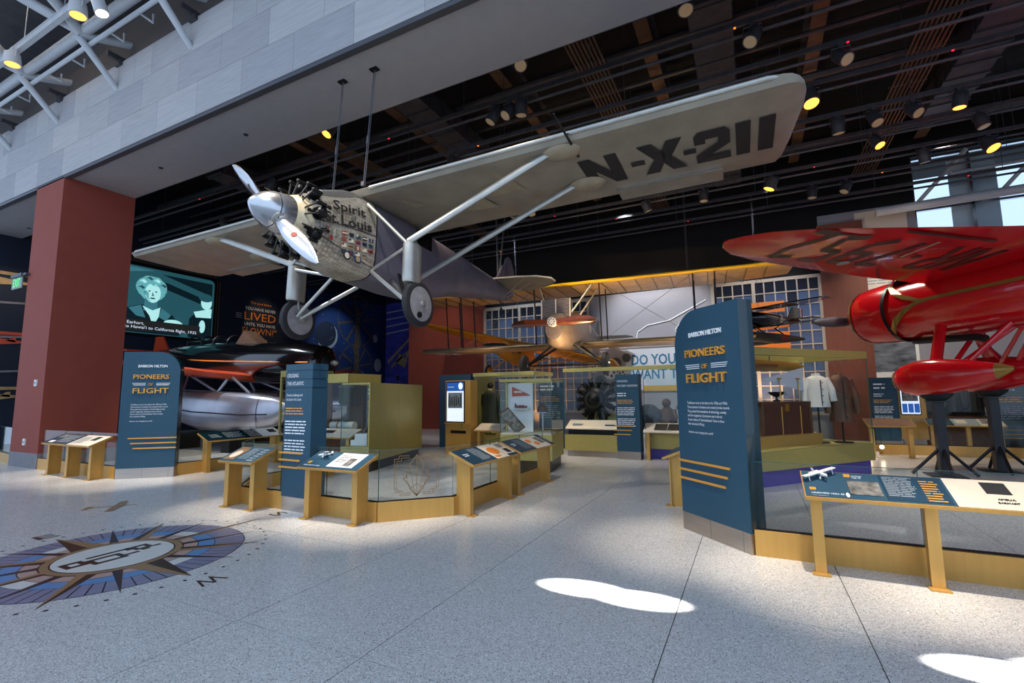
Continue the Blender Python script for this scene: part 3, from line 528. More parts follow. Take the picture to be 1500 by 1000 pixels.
MB().lathe([(.09, 1.95), (.09, 2.3), (.02, 2.4)], 14, axisM((0, 0, 0), (1, 0, 0))).build('propeller_hub', 'alu', vg, True)
for s in (1, -1):
    rr = []
    for q_, wd in ((.06, .06), (.3, .11), (.7, .13), (1.1, .10), (1.3, .03)):
        rr.append([(2.2+.05*math.sin(2*PI*j/10), s*(q_), wd*math.cos(2*PI*j/10)-.02) for j in range(10)])
    MB().loft(rr).build('propeller_blade', 'steel_mid', vg, True)
# gold fuselage stripe, with the swept fork behind the cowl
def onfus(x, a, r=.705): return (x, r*math.cos(a), r*math.sin(a))
def stripe(pts, wd, s):
    b = MB(); P = []
    for (x, a) in pts: P.append((x, a))
    rings = []
    for i, (x, a) in enumerate(P):
        w2 = wd[i] if isinstance(wd, list) else wd; rad = .71 if x > -1.6 else .71-.12*(-1.6-x)/1.4
        f = (lambda aa: (x, s*rad*math.cos(aa), rad*math.sin(aa)+(0 if x > -1.6 else .03)))
        rings.append([f(a-w2), f(a+w2)])
    vs = [p for r in rings for p in r]; fs = [(2*i, 2*i+1, 2*i+3, 2*i+2) for i in range(len(rings)-1)]
    return b.add(vs, fs)
for s in (1, -1):
    stripe([(.2, .1), (-.5, .12), (-1.5, .14), (-2.9, .16)], .045, s).build('gold_stripe', 'vega_gold', vf)
    stripe([(.94, .95), (.8, .62), (.55, .32), (.2, .1), (-.1, .1)], [.14, .12, .08, .05, .03], s).build('gold_fork', 'vega_gold', vf); stripe([(.94, -.75), (.8, -.42), (.55, -.14), (.3, .04), (.0, .1)], [.14, .12, .08, .05, .03], s).build('gold_fork', 'vega_gold', vf)
WZ = .50
VS = [(.0, .35, -2.65, .5, 0), (.9, .2, -2.6, .46, .01), (2.5, -.03, -2.3, .38, .03), (4.2, -.3, -1.98, .28, .07), (5.3, -.48, -1.74, .2, .1), (5.85, -.62, -1.52, .13, .12), (6.12, -.8, -1.3, .07, .13), (6.24, -.98, -1.1, .03, .14)]
vw = MB().loft([airfoil(a, b, -y, t_, WZ+.1+dz, bot=.45) for y, a, b, t_, dz in VS[::-1]]+[airfoil(a, b, y, t_, WZ+.1+dz, bot=.45) for y, a, b, t_, dz in VS[1:]]).build('wing', 'vega_red', vg, True); vw['label'] = 'long red tapered wing with dark registration letters underneath'
def under(y, x):                                   # height of the wing's lower skin
    for (y0, a0, b0, t0, d0), (y1, a1, b1, t1, d1) in zip(VS, VS[1:]):
        if y0 <= y <= y1:
            k = (y-y0)/(y1-y0); a = a0+(a1-a0)*k; b = b0+(b1-b0)*k; t_ = t0+(t1-t0)*k; s = max(0, min(1, (a-x)/(a-b)))
            return WZ+.1+d0+(d1-d0)*k-t_*.45*min(1, 5*math.sqrt(s))*(1-.85*s**3)
    return WZ
SEG = {'N': [((0, 0), (0, 1)), ((0, 1), (.8, 0)), ((.8, 0), (.8, 1))], 'R': [((0, 0), (0, 1)), ((0, 1), (.7, .95)), ((.7, .95), (.7, .55)), ((.7, .55), (0, .5)), ((.3, .5), (.8, 0))], '-': [((.1, .5), (.5, .5))], '7': [((0, 1), (.8, 1)), ((.8, 1), (.3, 0))],
       '9': [((.8, .55), (.1, .5)), ((.1, .5), (.1, .95)), ((.1, .95), (.8, 1)), ((.8, 1), (.75, .2)), ((.75, .2), (.1, 0))], '5': [((.8, 1), (.1, 1)), ((.1, 1), (.1, .55)), ((.1, .55), (.7, .55)), ((.7, .55), (.75, .1)), ((.75, .1), (.05, 0))], '2': [((.05, .9), (.7, 1)), ((.7, 1), (.75, .6)), ((.75, .6), (.05, 0)), ((.05, 0), (.8, 0))]}
yv = 1.45
for ch, wd in (('N', .5), ('R', .5), ('-', .3), ('7', .5), ('9', .5), ('5', .5), ('2', .5)):
    vl = MB()
    for (p, q) in SEG[ch]:
        n = 4; dx, dy = q[0]-p[0], q[1]-p[1]; ln = math.hypot(dx*wd, dy*.95); px, py = -dy*.95/ln*.068, dx*wd/ln*.068
        for i in range(n):
            pts = []
            for (s, sg) in ((i/n, 1), ((i+1)/n, 1), ((i+1)/n, -1), (i/n, -1)):
                Y = yv+(p[0]+dx*s)*wd+px*sg; X = -1.72+(p[1]+dy*s)*.95+py*sg+.13*(4-yv)*0; pts.append((X, Y, under(Y, X)-.006))
            vl.add(pts, [(0, 1, 2, 3)])
    yv += wd+.10; vl.build('registration_letter', 'vega_letter', vw)
def uquad(y0, y1, x0, x1, m, nm):
    n = 8; b = MB()
    for i in range(n):
        ya, yb = y0+(y1-y0)*i/n, y0+(y1-y0)*(i+1)/n; P = [(x0, ya), (x0, yb), (x1, yb), (x1, ya)]
        b.add([(X, Y, under(Y, X)-.007) for X, Y in P], [(0, 1, 2, 3)])
    return b.build(nm, m, vw)
uquad(2.1, 3.9, -2.0, -1.94, 'vega_letter', 'aileron_slot'); uquad(4.3, 5.0, -1.74, -1.69, 'vega_letter', 'aileron_slot'); uquad(3.0, 3.06, -1.8, -1.2, 'patch', 'inspection_strip')
MB().lathe([(.1, 0), (.1, .012)], 16, Matrix.Translation((-.75, 3.7, under(3.7, -.75)-.012))).build('landing_light', 'silver', vw)
ws = MB().loft([[(.85, s*.42, .52), (.75, s*.40, .80), (.2, s*.42, .85), (.2, s*.5, .55)] for s in (-1, 1)]).build('windshield', 'glossy_black', vg)
for s in (.46, .2, -.2, -.46): MB().tube([(.9, s, .5), (.7, s*.95, .86)], .02, 6).build('windshield_post', 'vega_red', ws)
MB().tube([(.9, .0, -.69), (.6, .3, -.72), (-.4, .35, -.78), (-.6, .36, -.84)], .07, 8).build('exhaust_pipe', 'pipe_dark', vg, True)
MB().loft([[(-.55+.02, 0, 1.0), (-.55, .03, 1.0), (-.6, 0, 1.0), (-.55, -.03, 1.0)], [(-.5, 0, .9), (-.55, .05, .9), (-.65, 0, .9), (-.55, -.05, .9)]]).build('antenna', 'silver', vg)
TP = [(-5.2, 0), (-5.5, 1.0), (-5.8, 1.6), (-6.2, 1.7), (-6.5, 1.3), (-6.5, 0)]
MB().prism(TP+[(x, -y) for x, y in TP[-2:0:-1]], .25, .31, lambda a, b, t: (a, b, t)).build('tailplane', 'vega_red', vg); MB().prism([(-5.0, .3), (-5.6, 1.1), (-6.1, 1.5), (-6.6, 1.2), (-6.7, .2), (-6.0, .1)], -.04, .04, lambda a, b, t: (a, t, b)).build('fin', 'vega_red', vg)
PX, PZ, PY = -.095, -1.505, .76
for s in (1, -1):
    rr = []
    for (dx, hw, zt, zb) in ((1.02, .02, .03, -.05), (.97, .10, .15, -.19), (.8, .17, .28, -.31), (.5, .21, .36, -.37), (.1, .22, .37, -.36), (-.4, .17, .29, -.24), (-.8, .09, .19, -.09), (-1.05, .02, .11, .05)):
        rr.append([(PX+dx, s*PY+hw*math.cos(2*PI*k/20), PZ+(zt+zb)/2+(zt-zb)/2*math.sin(2*PI*k/20)) for k in range(20)])
    pt = MB().loft(rr).build('wheel_spat', 'vega_red', vg, True)
    MB().loft([[tuple(Vector((p[0], s*PY+(p[1]-s*PY)*1.03, PZ+.06+(p[2]-PZ-.06)*1.03))) for p in r] for r in rr[6:]]).build('gold_tail_tip', 'vega_gold', pt, True)
    MB().loft([[tuple(Vector((p[0]+.012, s*PY+(p[1]-s*PY)*1.02, PZ+(p[2]-PZ)*1.02))) for p in r] for r in (rr[1], [tuple(Vector(a).lerp(Vector(b), .3)) for a, b in zip(rr[1], rr[2])])], cap=False).build('gold_nose_band', 'vega_gold', pt, True)
    MB().lathe([(.3, -.09), (.36, -.05), (.36, .05), (.3, .09)], 24, axisM((PX+.25, s*PY, PZ-.12), (0, 1, 0))).build('tyre', 'rubber', pt, True)
    strut((PX+.15, s*PY, PZ+.3), (.05, s*.42, -.35), .11, .6).build('gear_leg', 'vega_red', vg, True); strut((PX-.3, s*(PY-.05), PZ+.2), (-1.0, s*.35, -.6), .05, .8).build('gear_strut', 'vega_red', vg, True); strut((PX-.1, s*(PY-.1), PZ+.25), (-.2, -s*.05, -.68), .05, .8).build('gear_strut', 'vega_red', vg, True); strut((PX+.0, s*(PY-.1), PZ+.1), (-.9, s*.1, -.66), .045, .8).build('gear_strut', 'vega_red', vg, True)
E3 = Euler(VR).to_matrix()
for s, lab in ((1, 'black steel stand with splayed braces under the nearer red wheel spat'), (-1, 'black steel stand with splayed braces under the farther red wheel spat')):
    P = VT+E3 @ Vector((PX+.25, s*PY, PZ-.45)); h = P.z-.01
    t = thing('aircraft_stand', lab, 'stand', (P.x, P.y, 0), 0, 'red airplane stands')
    MB().bx(-.075, .075, -.1, .1, .02, h).build('post', 'stand_black', t); MB().bx(-.28, .28, -.28, .28, 0, .02).build('base_plate', 'stand_black', t); MB().bx(-.15, .15, -.2, .2, h-.02, h).build('cradle', 'stand_black', t)
    for (a, b) in ((1, 0), (-1, 0), (0, 1), (0, -1)):
        MB().tube([(a*.06, b*.08, .5), (a*.5, b*.5, .02)], .03, 6).build('brace', 'stand_black', t)
# ---------------------------------------------------------------- gallery entrance signs
def face(x=0, z=0, y=0): return frame((x, y, z), (1, 0, 0), (0, -1, 0))
BODY1 = 'Trailblazers took to the skies in the 1920s and 1930s.\nThese pioneers of aviation and rocketry broke records.\nThey pushed the boundaries of technology, society,\nand the imagination. Excitement was in the air.\nA new culture of "airmindedness" drew in those\nwho dreamed of flying.'
BODY2 = 'Aviation was changing the world!'
def entrance_sign(loc, ang, rnd_right, label):
    t = thing('entrance_sign', label, 'sign', loc, ang); W = 1.08; r = .42; T = .20
    body = MB().prism(rnd_poly(0, W, .21, 2.66, r, (0, 0, 1 if rnd_right else 0, 0 if rnd_right else 1), 10), .012, T, lambda a, b, q: (a, q, b)).build('panel_body', 'teal_dark', t)
    MB().prism(rnd_poly(0, W, .21, 2.66, r, (0, 0, 1 if rnd_right else 0, 0 if rnd_right else 1), 10), 0, .012, lambda a, b, q: (a, q, b)).build('face_panel', 'teal', t)
    MB().bx(.005, W-.005, .0, T-.01, 0, .21).build('metal_base', 'brushed', t)
    for s in (.45, .9): MB().bx(s*W-.002, s*W+.002, -.002, .0, 0, .21).build('base_seam', 'joint', t)
    text('raised_title', 'BARRON HILTON', 'white_print', t, face(.285, 2.325), .058, .545, .012, bold=.012)
    text('raised_title', 'PIONEERS', 'gold_print', t, face(.21, 2.08), .095, .67, .022, bold=.012); text('raised_title', 'OF', 'gold_print', t, face(.49, 1.935), .055, .09, .015); text('raised_title', 'FLIGHT', 'gold_print', t, face(.215, 1.772), .112, .67, .022, bold=.012)
    for k in range(3):
        for (a, b) in ((.19+.012*k, .44), (.64, .90-.012*k)): MB().bx(a, b, -.004, 0, 1.984-.022*k, 1.992-.022*k).build('title_rule', 'white_print', t)
    text('body_text', BODY1, 'white_print', t, face(.19, 1.26), .29, .70, .002, spacing=1.15); text('body_text', BODY2, 'white_print', t, face(.19, 1.165), .035, .42, .002)
    for k in range(3):
        a, b = ((.19+.05*k, W+.012) if rnd_right else (-.012, .845-.04*k)); MB().bx(a, b, -.014, 0, .815-.105*k, .84-.105*k).build('gold_bar', 'gold_print', t)
    return t
entrance_sign((-11.94, 5.36, 0), math.atan2(.72, .85), True, 'tall teal entrance sign with gold title letters beside the red pillar')
entrance_sign((-.85, 6.38, 0), math.atan2(-.75, .74), False, 'tall teal entrance sign with gold title letters in front of the red airplane')

def topic_pillar(loc, ang, label, title, sub=None, D=.28, seed=1, gold_left=True, H=2.15):
    t = thing('topic_pillar', label, 'sign', loc, ang); W = .6; zs = [.2, H-.365, H-.235, H-.105, H]
    for k in range(4): MB().bx(0, W, 0, D, zs[k]+(.0 if k == 0 else .012), zs[k+1]).build('pillar_block', 'teal', t)
    MB().bx(.012, W-.012, .012, D-.012, .2, H-.02).build('core', 'teal_deep', t)
    MB().bx(.004, W-.004, .004, D-.004, 0, .2).build('metal_base', 'brushed', t)
    for k, s in enumerate(title): text('title', s, 'white_print', t, face(.045, (zs[2]+.035) if k == 0 else (zs[1]+.045)), .055, len(s)*.031, .004)
    if sub: text('subtitle', sub, 'white_print', t, face(.035, H-.56), .115, .36, .002, spacing=1.2)
    else: greek('subtitle', 'white_print', t, face(), .04, .3, H-.56, H-.44, 2, seed=seed)
    greek('lead_text', 'gold_print', t, face(), .03, .48, H-.75, H-.63, 3, seed=seed+1, ragged=.2); greek('body_text', 'white_print', t, face(), .03, .5, H-1.04, H-.82, 5, seed=seed+2, ragged=.12); greek('body_text', 'white_print', t, face(), .03, .5, H-1.32, H-1.1, 5, seed=seed+3, ragged=.12)
    for k in range(3): MB().bx(-.07 if gold_left else 0, .43-.035*k, -.014, 0, .82-.105*k, .845-.105*k).build('gold_bar', 'gold_print', t)
    return t
topic_pillar((-6.36, 4.98, 0), -.03, 'teal topic pillar headed Crossing the Atlantic at the glass barrier', ['CROSSING', 'THE ATLANTIC'], 'Charles Lindbergh and\nthe Spirit of St. Louis')
topic_pillar((-3.16, 12.31, 0), -.06, 'grey-teal topic pillar about military aviation beside the black radial engine', ['EXPANDING', 'MILITARY AVIATION'], seed=11)

# ---------------------------------------------------------------- glass barriers
def barrier(label, pts, splits=1.15, group='glass barriers', emblem=()):
    o = Vector((*pts[0], 0)); t = thing('glass_barrier', label, 'barrier', tuple(o), 0, group)
    for i, (a, b) in enumerate(zip(pts, pts[1:])):
        a = Vector((*a, 0))-o; b = Vector((*b, 0))-o; d = b-a; L = d.length; M_ = Matrix.Translation(a) @ rotz(math.atan2(d.y, d.x))
        bs = MB().bx(-.01, L+.01, -.05, .05, 0, .25, M_).build('base_rail', 'gold', t); MB().bx(0, L, -.02, .02, .25, .262, M_).build('gasket', 'engine_black', bs)
        n = max(1, round(L/splits))
        for k in range(n):
            x0, x1 = L*k/n+.004, L*(k+1)/n-.004
            gp = MB().bx(x0, x1, -.006, .006, .262, .93, M_).build('glass_panel', 'glass', t)
            MB().bx(x0, x1, -.006, .006, .93, .934, M_).build('glass_top_edge', 'glass_edge', gp); MB().bx(x1, x1+.004, -.006, .006, .262, .93, M_).build('glass_side_edge', 'glass_edge', gp)
        if i in emblem:
            F = M_ @ frame((L/2, -.01, .30), (1, 0, 0), (0, -1, 0)); e = MB()
            def ln(p, q, w_=.007):
                p = Vector((*p, 0)); q = Vector((*q, 0)); u = (q-p).normalized(); nn = Vector((-u.y, u.x, 0))*w_/2
                e.add([tuple(p+nn), tuple(p-nn), tuple(q-nn), tuple(q+nn)], [(0, 1, 2, 3)], F)
            fan = [(0, 0), (-.18, .24), (-.13, .255), (-.15, .33), (-.085, .34), (-.09, .43), (0, .55), (.09, .43), (.085, .34), (.15, .33), (.13, .255), (.18, .24), (0, 0)]
            for p, q in zip(fan, fan[1:]): ln(p, q, .012)
            for p in ((-.1, .1), (-.05, .13), (0, .16), (.05, .13), (.1, .1)): ln((0, 0), p)
            for p, q in (((-.1, .1), (-.05, .13)), ((-.05, .13), (0, .16)), ((0, .16), (.05, .13)), ((.05, .13), (.1, .1)), ((-.1, .13), (-.15, .3)), ((-.05, .15), (-.085, .34)), ((0, .16), (0, .55)), ((.05, .15), (.085, .34)), ((.1, .13), (.15, .3))): ln(p, q)
            for s in (1, -1):
                for (o1, o2) in ((.30, .0), (.27, .03)): 
                    P = [(s*.08, .02+o2*.8), (s*(o1-.08), .02+o2*.8), (s*(o1-.08), .06+o2*.5), (s*(o1-.02), .06+o2*.5), (s*(o1-.02), .1), (s*o1, .1), (s*o1, .5-o2), (s*(o1-.06), .5-o2), (s*(o1-.06), .54-o2), (s*.1, .54-o2)]
                    for p, q in zip(P, P[1:]): ln(p, q)
            e.build('etched_emblem', 'etch', t)
    return t
barrier('glass barrier on a gold base around the Atlantic display under the silver airplane', [(-8.12, 7.6), (-8.12, 5.75), (-7.42, 5.05), (-4.54, 5.05), (-3.83, 5.76), (-3.83, 9.0)], 1.0, emblem=(3,))
barrier('glass barrier on a gold base between the red pillar and the left entrance sign', [(-15.54, 5.42), (-12.0, 5.42)], 1.1)
barrier('glass barrier on a gold base running back from the left entrance sign', [(-11.28, 6.15), (-11.28, 9.6)], 1.7)
barrier('glass barrier on a gold base in front of the red airplane', [(-.05, 5.68), (9.5, 5.60)], 1.4)
barrier('far glass barrier on a gold base behind the red airplane stands', [(2.4, 15.4), (3.0, 15.9), (5.9, 16.0), (10, 15.6)], 1.3)
barrier('glass barrier on a gold base behind the left of the red pillar', [(-22.6, 6.2), (-17.3, 5.5)], 1.3)

# ---------------------------------------------------------------- reading rails
TILT = math.atan2(.17, .40)
def reading_rail(label, loc, ang, W, posts, parts=None, group='reading rails', zf=.70):
    t = thing('reading_rail', label, 'lectern', loc, ang, group)
    Pm = Matrix.Translation((0, -.2, zf)) @ Matrix.Rotation(TILT, 4, 'X')         # panel plane: x across, y up the slope
    L = .44
    MB().bx(0, W, 0, L, -.035, 0, Pm).build('panel_tray', 'gold', t)
    for x in posts:
        MB().prism([(-.10, .0), (.14, 0), (.14, .80), (-.10, .70)], x-.008, x+.008, lambda a, b, q: (q, a, b)).bx(x-.045, x+.045, -.105, -.085, 0, .70).build('post', 'gold', t)
        MB().bx(x-.07, x+.07, -.17, -.06, 0, .012).build('foot_plate', 'gold', t)
    for q in (parts or []):
        kind = q[0]
        if kind == 'q': quadp(q[6] if len(q) > 6 else 'graphic_panel', q[5], t, Pm, q[1], q[2], q[3]*L, q[4]*L, .004, 0 if len(q) < 8 else q[7])
        elif kind == 'g': greek('caption_text', ('grey_print' if q[5] == 'white_print' and q[6] > 2 else q[5]), t, Pm, q[1], q[2], q[3]*L, q[4]*L, q[6], .010, len(TEXTQ)+int(q[1]*100), ragged=.2)
        elif kind == 't': text('caption_title', q[3], q[5], t, Pm @ Matrix.Translation((q[1], q[2]*L, 0)), None if len(q) > 6 else q[4], q[4] if len(q) > 6 else None, .010)
        elif kind == 'd': MB().lathe([(.12, .008), (.12, .011)], 14, Pm @ Matrix.Translation((q[1], q[2]*L, 0)) @ Matrix.Diagonal((q[3], q[4], 1, 1))).build('illustration', q[5], t)
    return t, Pm
A_, PA = reading_rail('reading rail with teal text panel left of the Atlantic topic pillar', (-7.42, 4.86, 0), 0, .80, (.1, .70), [('q', .01, .79, .02, .98, 'teal'), ('q', .06, .30, .12, .82, 'inlay_tan', 'photo_print', .004), ('d', .18, .45, .7, .9, 'cream'), ('g', .06, .3, .85, .96, 'gold_print', 1), ('g', .36, .58, .2, .92, 'white_print', 9), ('g', .62, .76, .1, .92, 'white_print', 6)])
B_, PB = reading_rail('reading rail with a white model monoplane right of the Atlantic topic pillar', (-5.68, 4.88, 0), 0, 1.10, (.1, .98), [('q', .01, 1.09, .02, .98, 'teal'), ('q', .50, .96, .12, .92, 'white', 'raised_card', .004), ('g', .55, .75, .4, .8, 'dark_print', 6), ('q', .76, .88, .2, .62, 'photo_grey', 'photo_print', .009), ('t', .08, .1, 'SPIRIT OF ST. LOUIS', .30, 'white_print', 1), ('q', .09, .15, .24, .36, 'yellow', 'number_tag', .004)])
C_, PC = reading_rail('reading rail with an orange map and small photo, nearest along the aisle', (-3.66, 5.72, 0), PI/2, 1.44, (.1, 1.30), [('q', .01, .70, .02, .98, 'teal_deep'), ('q', .70, 1.1, .02, .98, 'cream'), ('d', .9, .5, 1.15, .85, 'orange_print'), ('q', 1.12, 1.42, .16, .98, 'cream'), ('q', 1.2, 1.34, .22, .5, 'dark_print', 'photo_print', .005), ('g', 1.16, 1.38, .6, .9, 'dark_print', 5), ('q', 1.12, 1.42, .02, .15, 'teal_deep'), ('g', .34, .62, .15, .9, 'grey_print', 11), ('g', .1, .24, .5, .7, 'white_print', 2), ('q', .74, .9, .1, .2, 'orange_print', 'map_mark', .005)])
D_, PD = reading_rail('reading rail with orange route map, second along the aisle past the orange country map', (-3.66, 7.24, 0), PI/2, 1.54, (.1, 1.42), [('q', .01, .66, .02, .98, 'teal_deep'), ('q', .66, 1.06, .02, .98, 'cream'), ('d', .78, .6, .7, .5, 'orange_print'), ('d', .95, .35, .7, .5, 'orange_print'), ('q', 1.06, 1.34, .02, .98, 'cream'), ('q', 1.12, 1.28, .3, .8, 'photo_grey', 'photo_print', .005), ('q', 1.34, 1.53, .02, .98, 'teal_deep'), ('g', .32, .6, .15, .9, 'grey_print', 10), ('g', .1, .24, .5, .7, 'white_print', 2), ('g', 1.37, 1.5, .2, .8, 'white_print', 5)])
E_, PE = reading_rail('reading rail with navy and cream panels in front of the red pillar', (-14.32, 5.18, 0), 0, 2.12, (.12, 1.0, 2.0), [('q', .01, 1.15, .02, .98, 'navy'), ('q', 1.15, 2.11, .02, .98, 'cream'), ('q', .15, .45, .6, .9, 'photo_grey', 'photo_print', .005), ('g', .5, 1.1, .2, .9, 'white_print', 8), ('q', .2, .4, .12, .3, 'white', 'photo_print', .005), ('q', 1.7, 1.9, .5, .85, 'dark_print', 'photo_print', .005), ('g', 1.25, 1.6, .2, .8, 'grey_print', 8)])
F_, PF = reading_rail('reading rail with dark green and white panels behind the left entrance sign', (-11.12, 6.62, 0), PI/2, 1.95, (.1, 1.8), [('q', .01, 1.35, .02, .98, 'teal_dark'), ('q', 1.05, 1.35, .1, .95, 'photo_grey', 'photo_print', .005), ('q', 1.35, 1.94, .02, .98, 'white'), ('q', 1.65, 1.85, .4, .8, 'dark_print', 'photo_print', .005), ('g', .15, .4, .3, .7, 'white_print', 4), ('g', .5, .95, .2, .85, 'grey_print', 8)])
R_, PR = reading_rail('long reading rail with a white model airplane in front of the red airplane', (.38, 5.42, 0), 0, 3.5, (.09, .92, 1.9, 3.2), [('q', .01, 1.08, .02, .98, 'teal'), ('q', .62, 1.06, .06, .94, 'teal_deep', 'side_panel', .004), ('q', .36, .60, .16, .66, 'photo_grey', 'photo_print', .006), ('q', 1.08, 3.49, .02, .98, 'cream'), ('t', .06, .12, 'LOCKHEED VEGA 5B', .25, 'white_print', 1), ('g', .06, .2, .03, .07, 'grey_print', 1), ('q', .05, .10, .24, .34, 'gold_print', 'number_tag', .005), ('q', .35, .40, .8, .92, 'gold_print', 'number_tag', .005), ('t', .41, .84, 'Lockheed', .08, 'white_print', 1), ('t', .41, .76, 'Vega 5B', .07, 'white_print', 1), ('g', .64, .86, .2, .92, 'white_print', 12), ('g', .9, 1.03, .1, .85, 'gold_print', 9), ('q', 1.32, 1.48, .5, .88, 'dark_print', 'photo_print', .005), ('t', 1.36, .3, 'AMELIA', .11, 'dark_print', 1), ('t', 1.35, .19, 'EARHART', .13, 'dark_print', 1), ('g', 1.6, 1.78, .25, .7, 'grey_print', 8), ('d', .335, .12, .12, .3, 'white_print')])
S_, PS = reading_rail('small reading rail seen edge-on at the left of the right entrance sign', (-1.06, 8.75, 0), -PI/2, 1.3, (.1, 1.2), [('q', .01, 1.29, .02, .98, 'teal_deep'), ('g', .1, .6, .2, .9, 'white_print', 8)])
def model_plane(label, loc, ang, S):
    t = thing('model_airplane', label, 'model', loc, (TILT*.6, 0, ang))
    MB().loft([superring(x*S, w_*S, zt*S, zb*S, 2.4, 14) for x, w_, zt, zb in ((.5, .05, .26, .18), (.42, .09, .31, .14), (.1, .1, .34, .12), (-.4, .05, .3, .2), (-.62, .015, .28, .24))]).build('fuselage', 'white', t, True)
    MB().prism([(-.28*S, -.98*S), (.05*S, -1.0*S), (.1*S, -.8*S), (.1*S, .8*S), (.05*S, 1.0*S), (-.28*S, .98*S)], .32*S, .37*S, lambda a, b, q: (a, b, q)).build('wing', 'white', t)
    MB().prism([(-.7*S, -.3*S), (-.5*S, -.28*S), (-.5*S, .28*S), (-.7*S, .3*S)], .27*S, .30*S, lambda a, b, q: (a, b, q)).build('tailplane', 'white', t)
    MB().prism([(-.5*S, .3*S), (-.62*S, .5*S), (-.76*S, .5*S), (-.72*S, .26*S)], -.015*S, .015*S, lambda a, b, q: (a, q, b)).build('fin', 'white', t)
    for s in (1, -1):
        MB().lathe([(.07*S, -.025*S), (.07*S, .025*S)], 12, axisM((.15*S, s*.2*S, .06*S), (0, 1, 0))).build('wheel', 'white', t)
        MB().tube([(.1*S, s*.08*S, .18*S), (.15*S, s*.2*S, .06*S)], .015*S, 6).build('gear_leg', 'white', t); MB().tube([(0, s*.75*S, .02*S), (0, s*.75*S, .33*S)], .03*S, 6).build('support_peg', 'white', t)
    return t
def onpanel(P, R, x, v, dz=.008): return tuple(R.matrix_basis @ P @ Vector((x, v*.44, dz)))
model_plane('small white model monoplane fixed to the rail beside the Atlantic pillar', onpanel(PB, B_, .26, .60), -2.2, .16); model_plane('small white model airplane on the long rail below the red airplane', onpanel(PR, R_, .17, .72), 2.1+PI, .16)

# ---------------------------------------------------------------- compass inlay in the terrazzo
cp = thing('compass_inlay', 'large inlaid compass rose with blue ring and brown points in the floor', 'floor inlay', (-6.15, 2.83, 0))
def flat(name, m, poly, z, h=.0008): return MB().prism(poly, z, z+h, lambda a, b, q: (a, b, q)).build(name, m, cp)
def ringseg(r0, r1, a0, a1, n=3): return [(r0*math.cos(a0+(a1-a0)*k/n), r0*math.sin(a0+(a1-a0)*k/n)) for k in range(n+1)]+[(r1*math.cos(a1-(a1-a0)*k/n), r1*math.sin(a1-(a1-a0)*k/n)) for k in range(n+1)]
circ = lambda r, n=48: [(r*math.cos(2*PI*k/n), r*math.sin(2*PI*k/n)) for k in range(n)]
flat('ring_border', 'inlay_dark', circ(1.20), .0002)
for k in range(64): flat('ring_wedge', 'inlay_mauve', ringseg(.90, 1.188, 2*PI*k/64+.006, 2*PI*(k+1)/64-.006), .0012)
for k in range(16): flat('blue_wedge', 'inlay_blue' if k % 4 else 'inlay_white', ringseg(.74, .893, 2*PI*k/16+.012, 2*PI*(k+1)/16-.012, 4), .0014)
flat('pink_ring', 'inlay_pink', circ(.73), .0016); flat('ring_line', 'inlay_brown', circ(.60), .0026); flat('tan_ring', 'inlay_tan', circ(.585), .0036)
for k in range(16):
    a = 2*PI*k/16; big = k % 4 == 0; mid = k % 4 == 2; L = 1.36 if big else (1.38 if mid else 1.32); hw = .16 if big else (.085 if mid else .045)
    if k == 4 or k == 12: L = 1.75; hw = .06
    u = Vector((math.cos(a), math.sin(a))); v = Vector((-u.y, u.x)); b0 = .56
    tip = u*L; p1 = u*b0+v*hw; p2 = u*b0-v*hw; m0 = u*b0
    flat('star_point', 'inlay_brown', [tuple(m0), tuple(tip), tuple(p1)], .0032); flat('star_point', 'inlay_tan' if (big or mid) else 'inlay_dark', [tuple(p2), tuple(tip), tuple(m0)], .0032)
flat('ring_line', 'inlay_brown', circ(.52), .0046); flat('white_disc', 'inlay_white', circ(.505), .0056)
def hollow(x0, x1, y0, y1, w_=.055): return [((x0, y0), (x1, y0+w_)), ((x0, y1-w_), (x1, y1)), ((x0, y0+w_), (x0+w_, y1-w_)), ((x1-w_, y0+w_), (x1, y1-w_))]
E0 = hollow(-.12, .08, -.44, -.25)+hollow(-.05, .17, -.252, .05)+hollow(-.16, .02, .18, .36)+[((-.16, -.20), (-.11, .18)), ((.02, .22), (.07, .30)), ((-.02, .36), (.03, .43)), ((.06, .05), (.11, .18)), ((-.16, .13), (-.05, .178))]
for (a, b), (c, d) in E0: flat('centre_monogram', 'inlay_brown', [(a, b), (c, b), (c, d), (a, d)], .0066)
for (ch, a, w_) in (('W', 0, .24), ('S', PI/2, .2), ('E', PI, .2), ('N', -PI/2, .2)):
    u = Vector((math.cos(a), math.sin(a), 0)); R0 = 1.52 if ch in 'WE' else 1.86
    text('compass_letter', ch, 'inlay_brown', cp, Matrix.Translation(u*R0+Vector((0, 0, .001))) @ rotz(a-PI/2), .2, w_, .002, 'CENTER')
for k in range(48):
    a = 2*PI*(k+.5)/48; flat('dot', 'inlay_dark', [(1.42*math.cos(a)+.018*math.cos(q), 1.42*math.sin(a)+.018*math.sin(q)) for q in (2*PI*j/8 for j in range(8))], .001)
pm = thing('airplane_inlay', 'small dark airplane silhouette set in the floor near the left sign', 'floor inlay', (-9.0, 4.0, 0), .9)
for nm, P in (('fuselage', [(-.3, -.02), (.3, -.015), (.34, 0), (.3, .015), (-.3, .02)]), ('wing', [(.05, -.4), (.15, -.4), (.2, 0), (.15, .4), (.05, .4)]), ('tail', [(-.3, -.12), (-.24, -.12), (-.22, .12), (-.3, .12)])): MB().prism(P, .0005, .0015+.0005*len(nm), lambda a, b, q: (a, b, q)).build(nm, 'inlay_tan', pm)

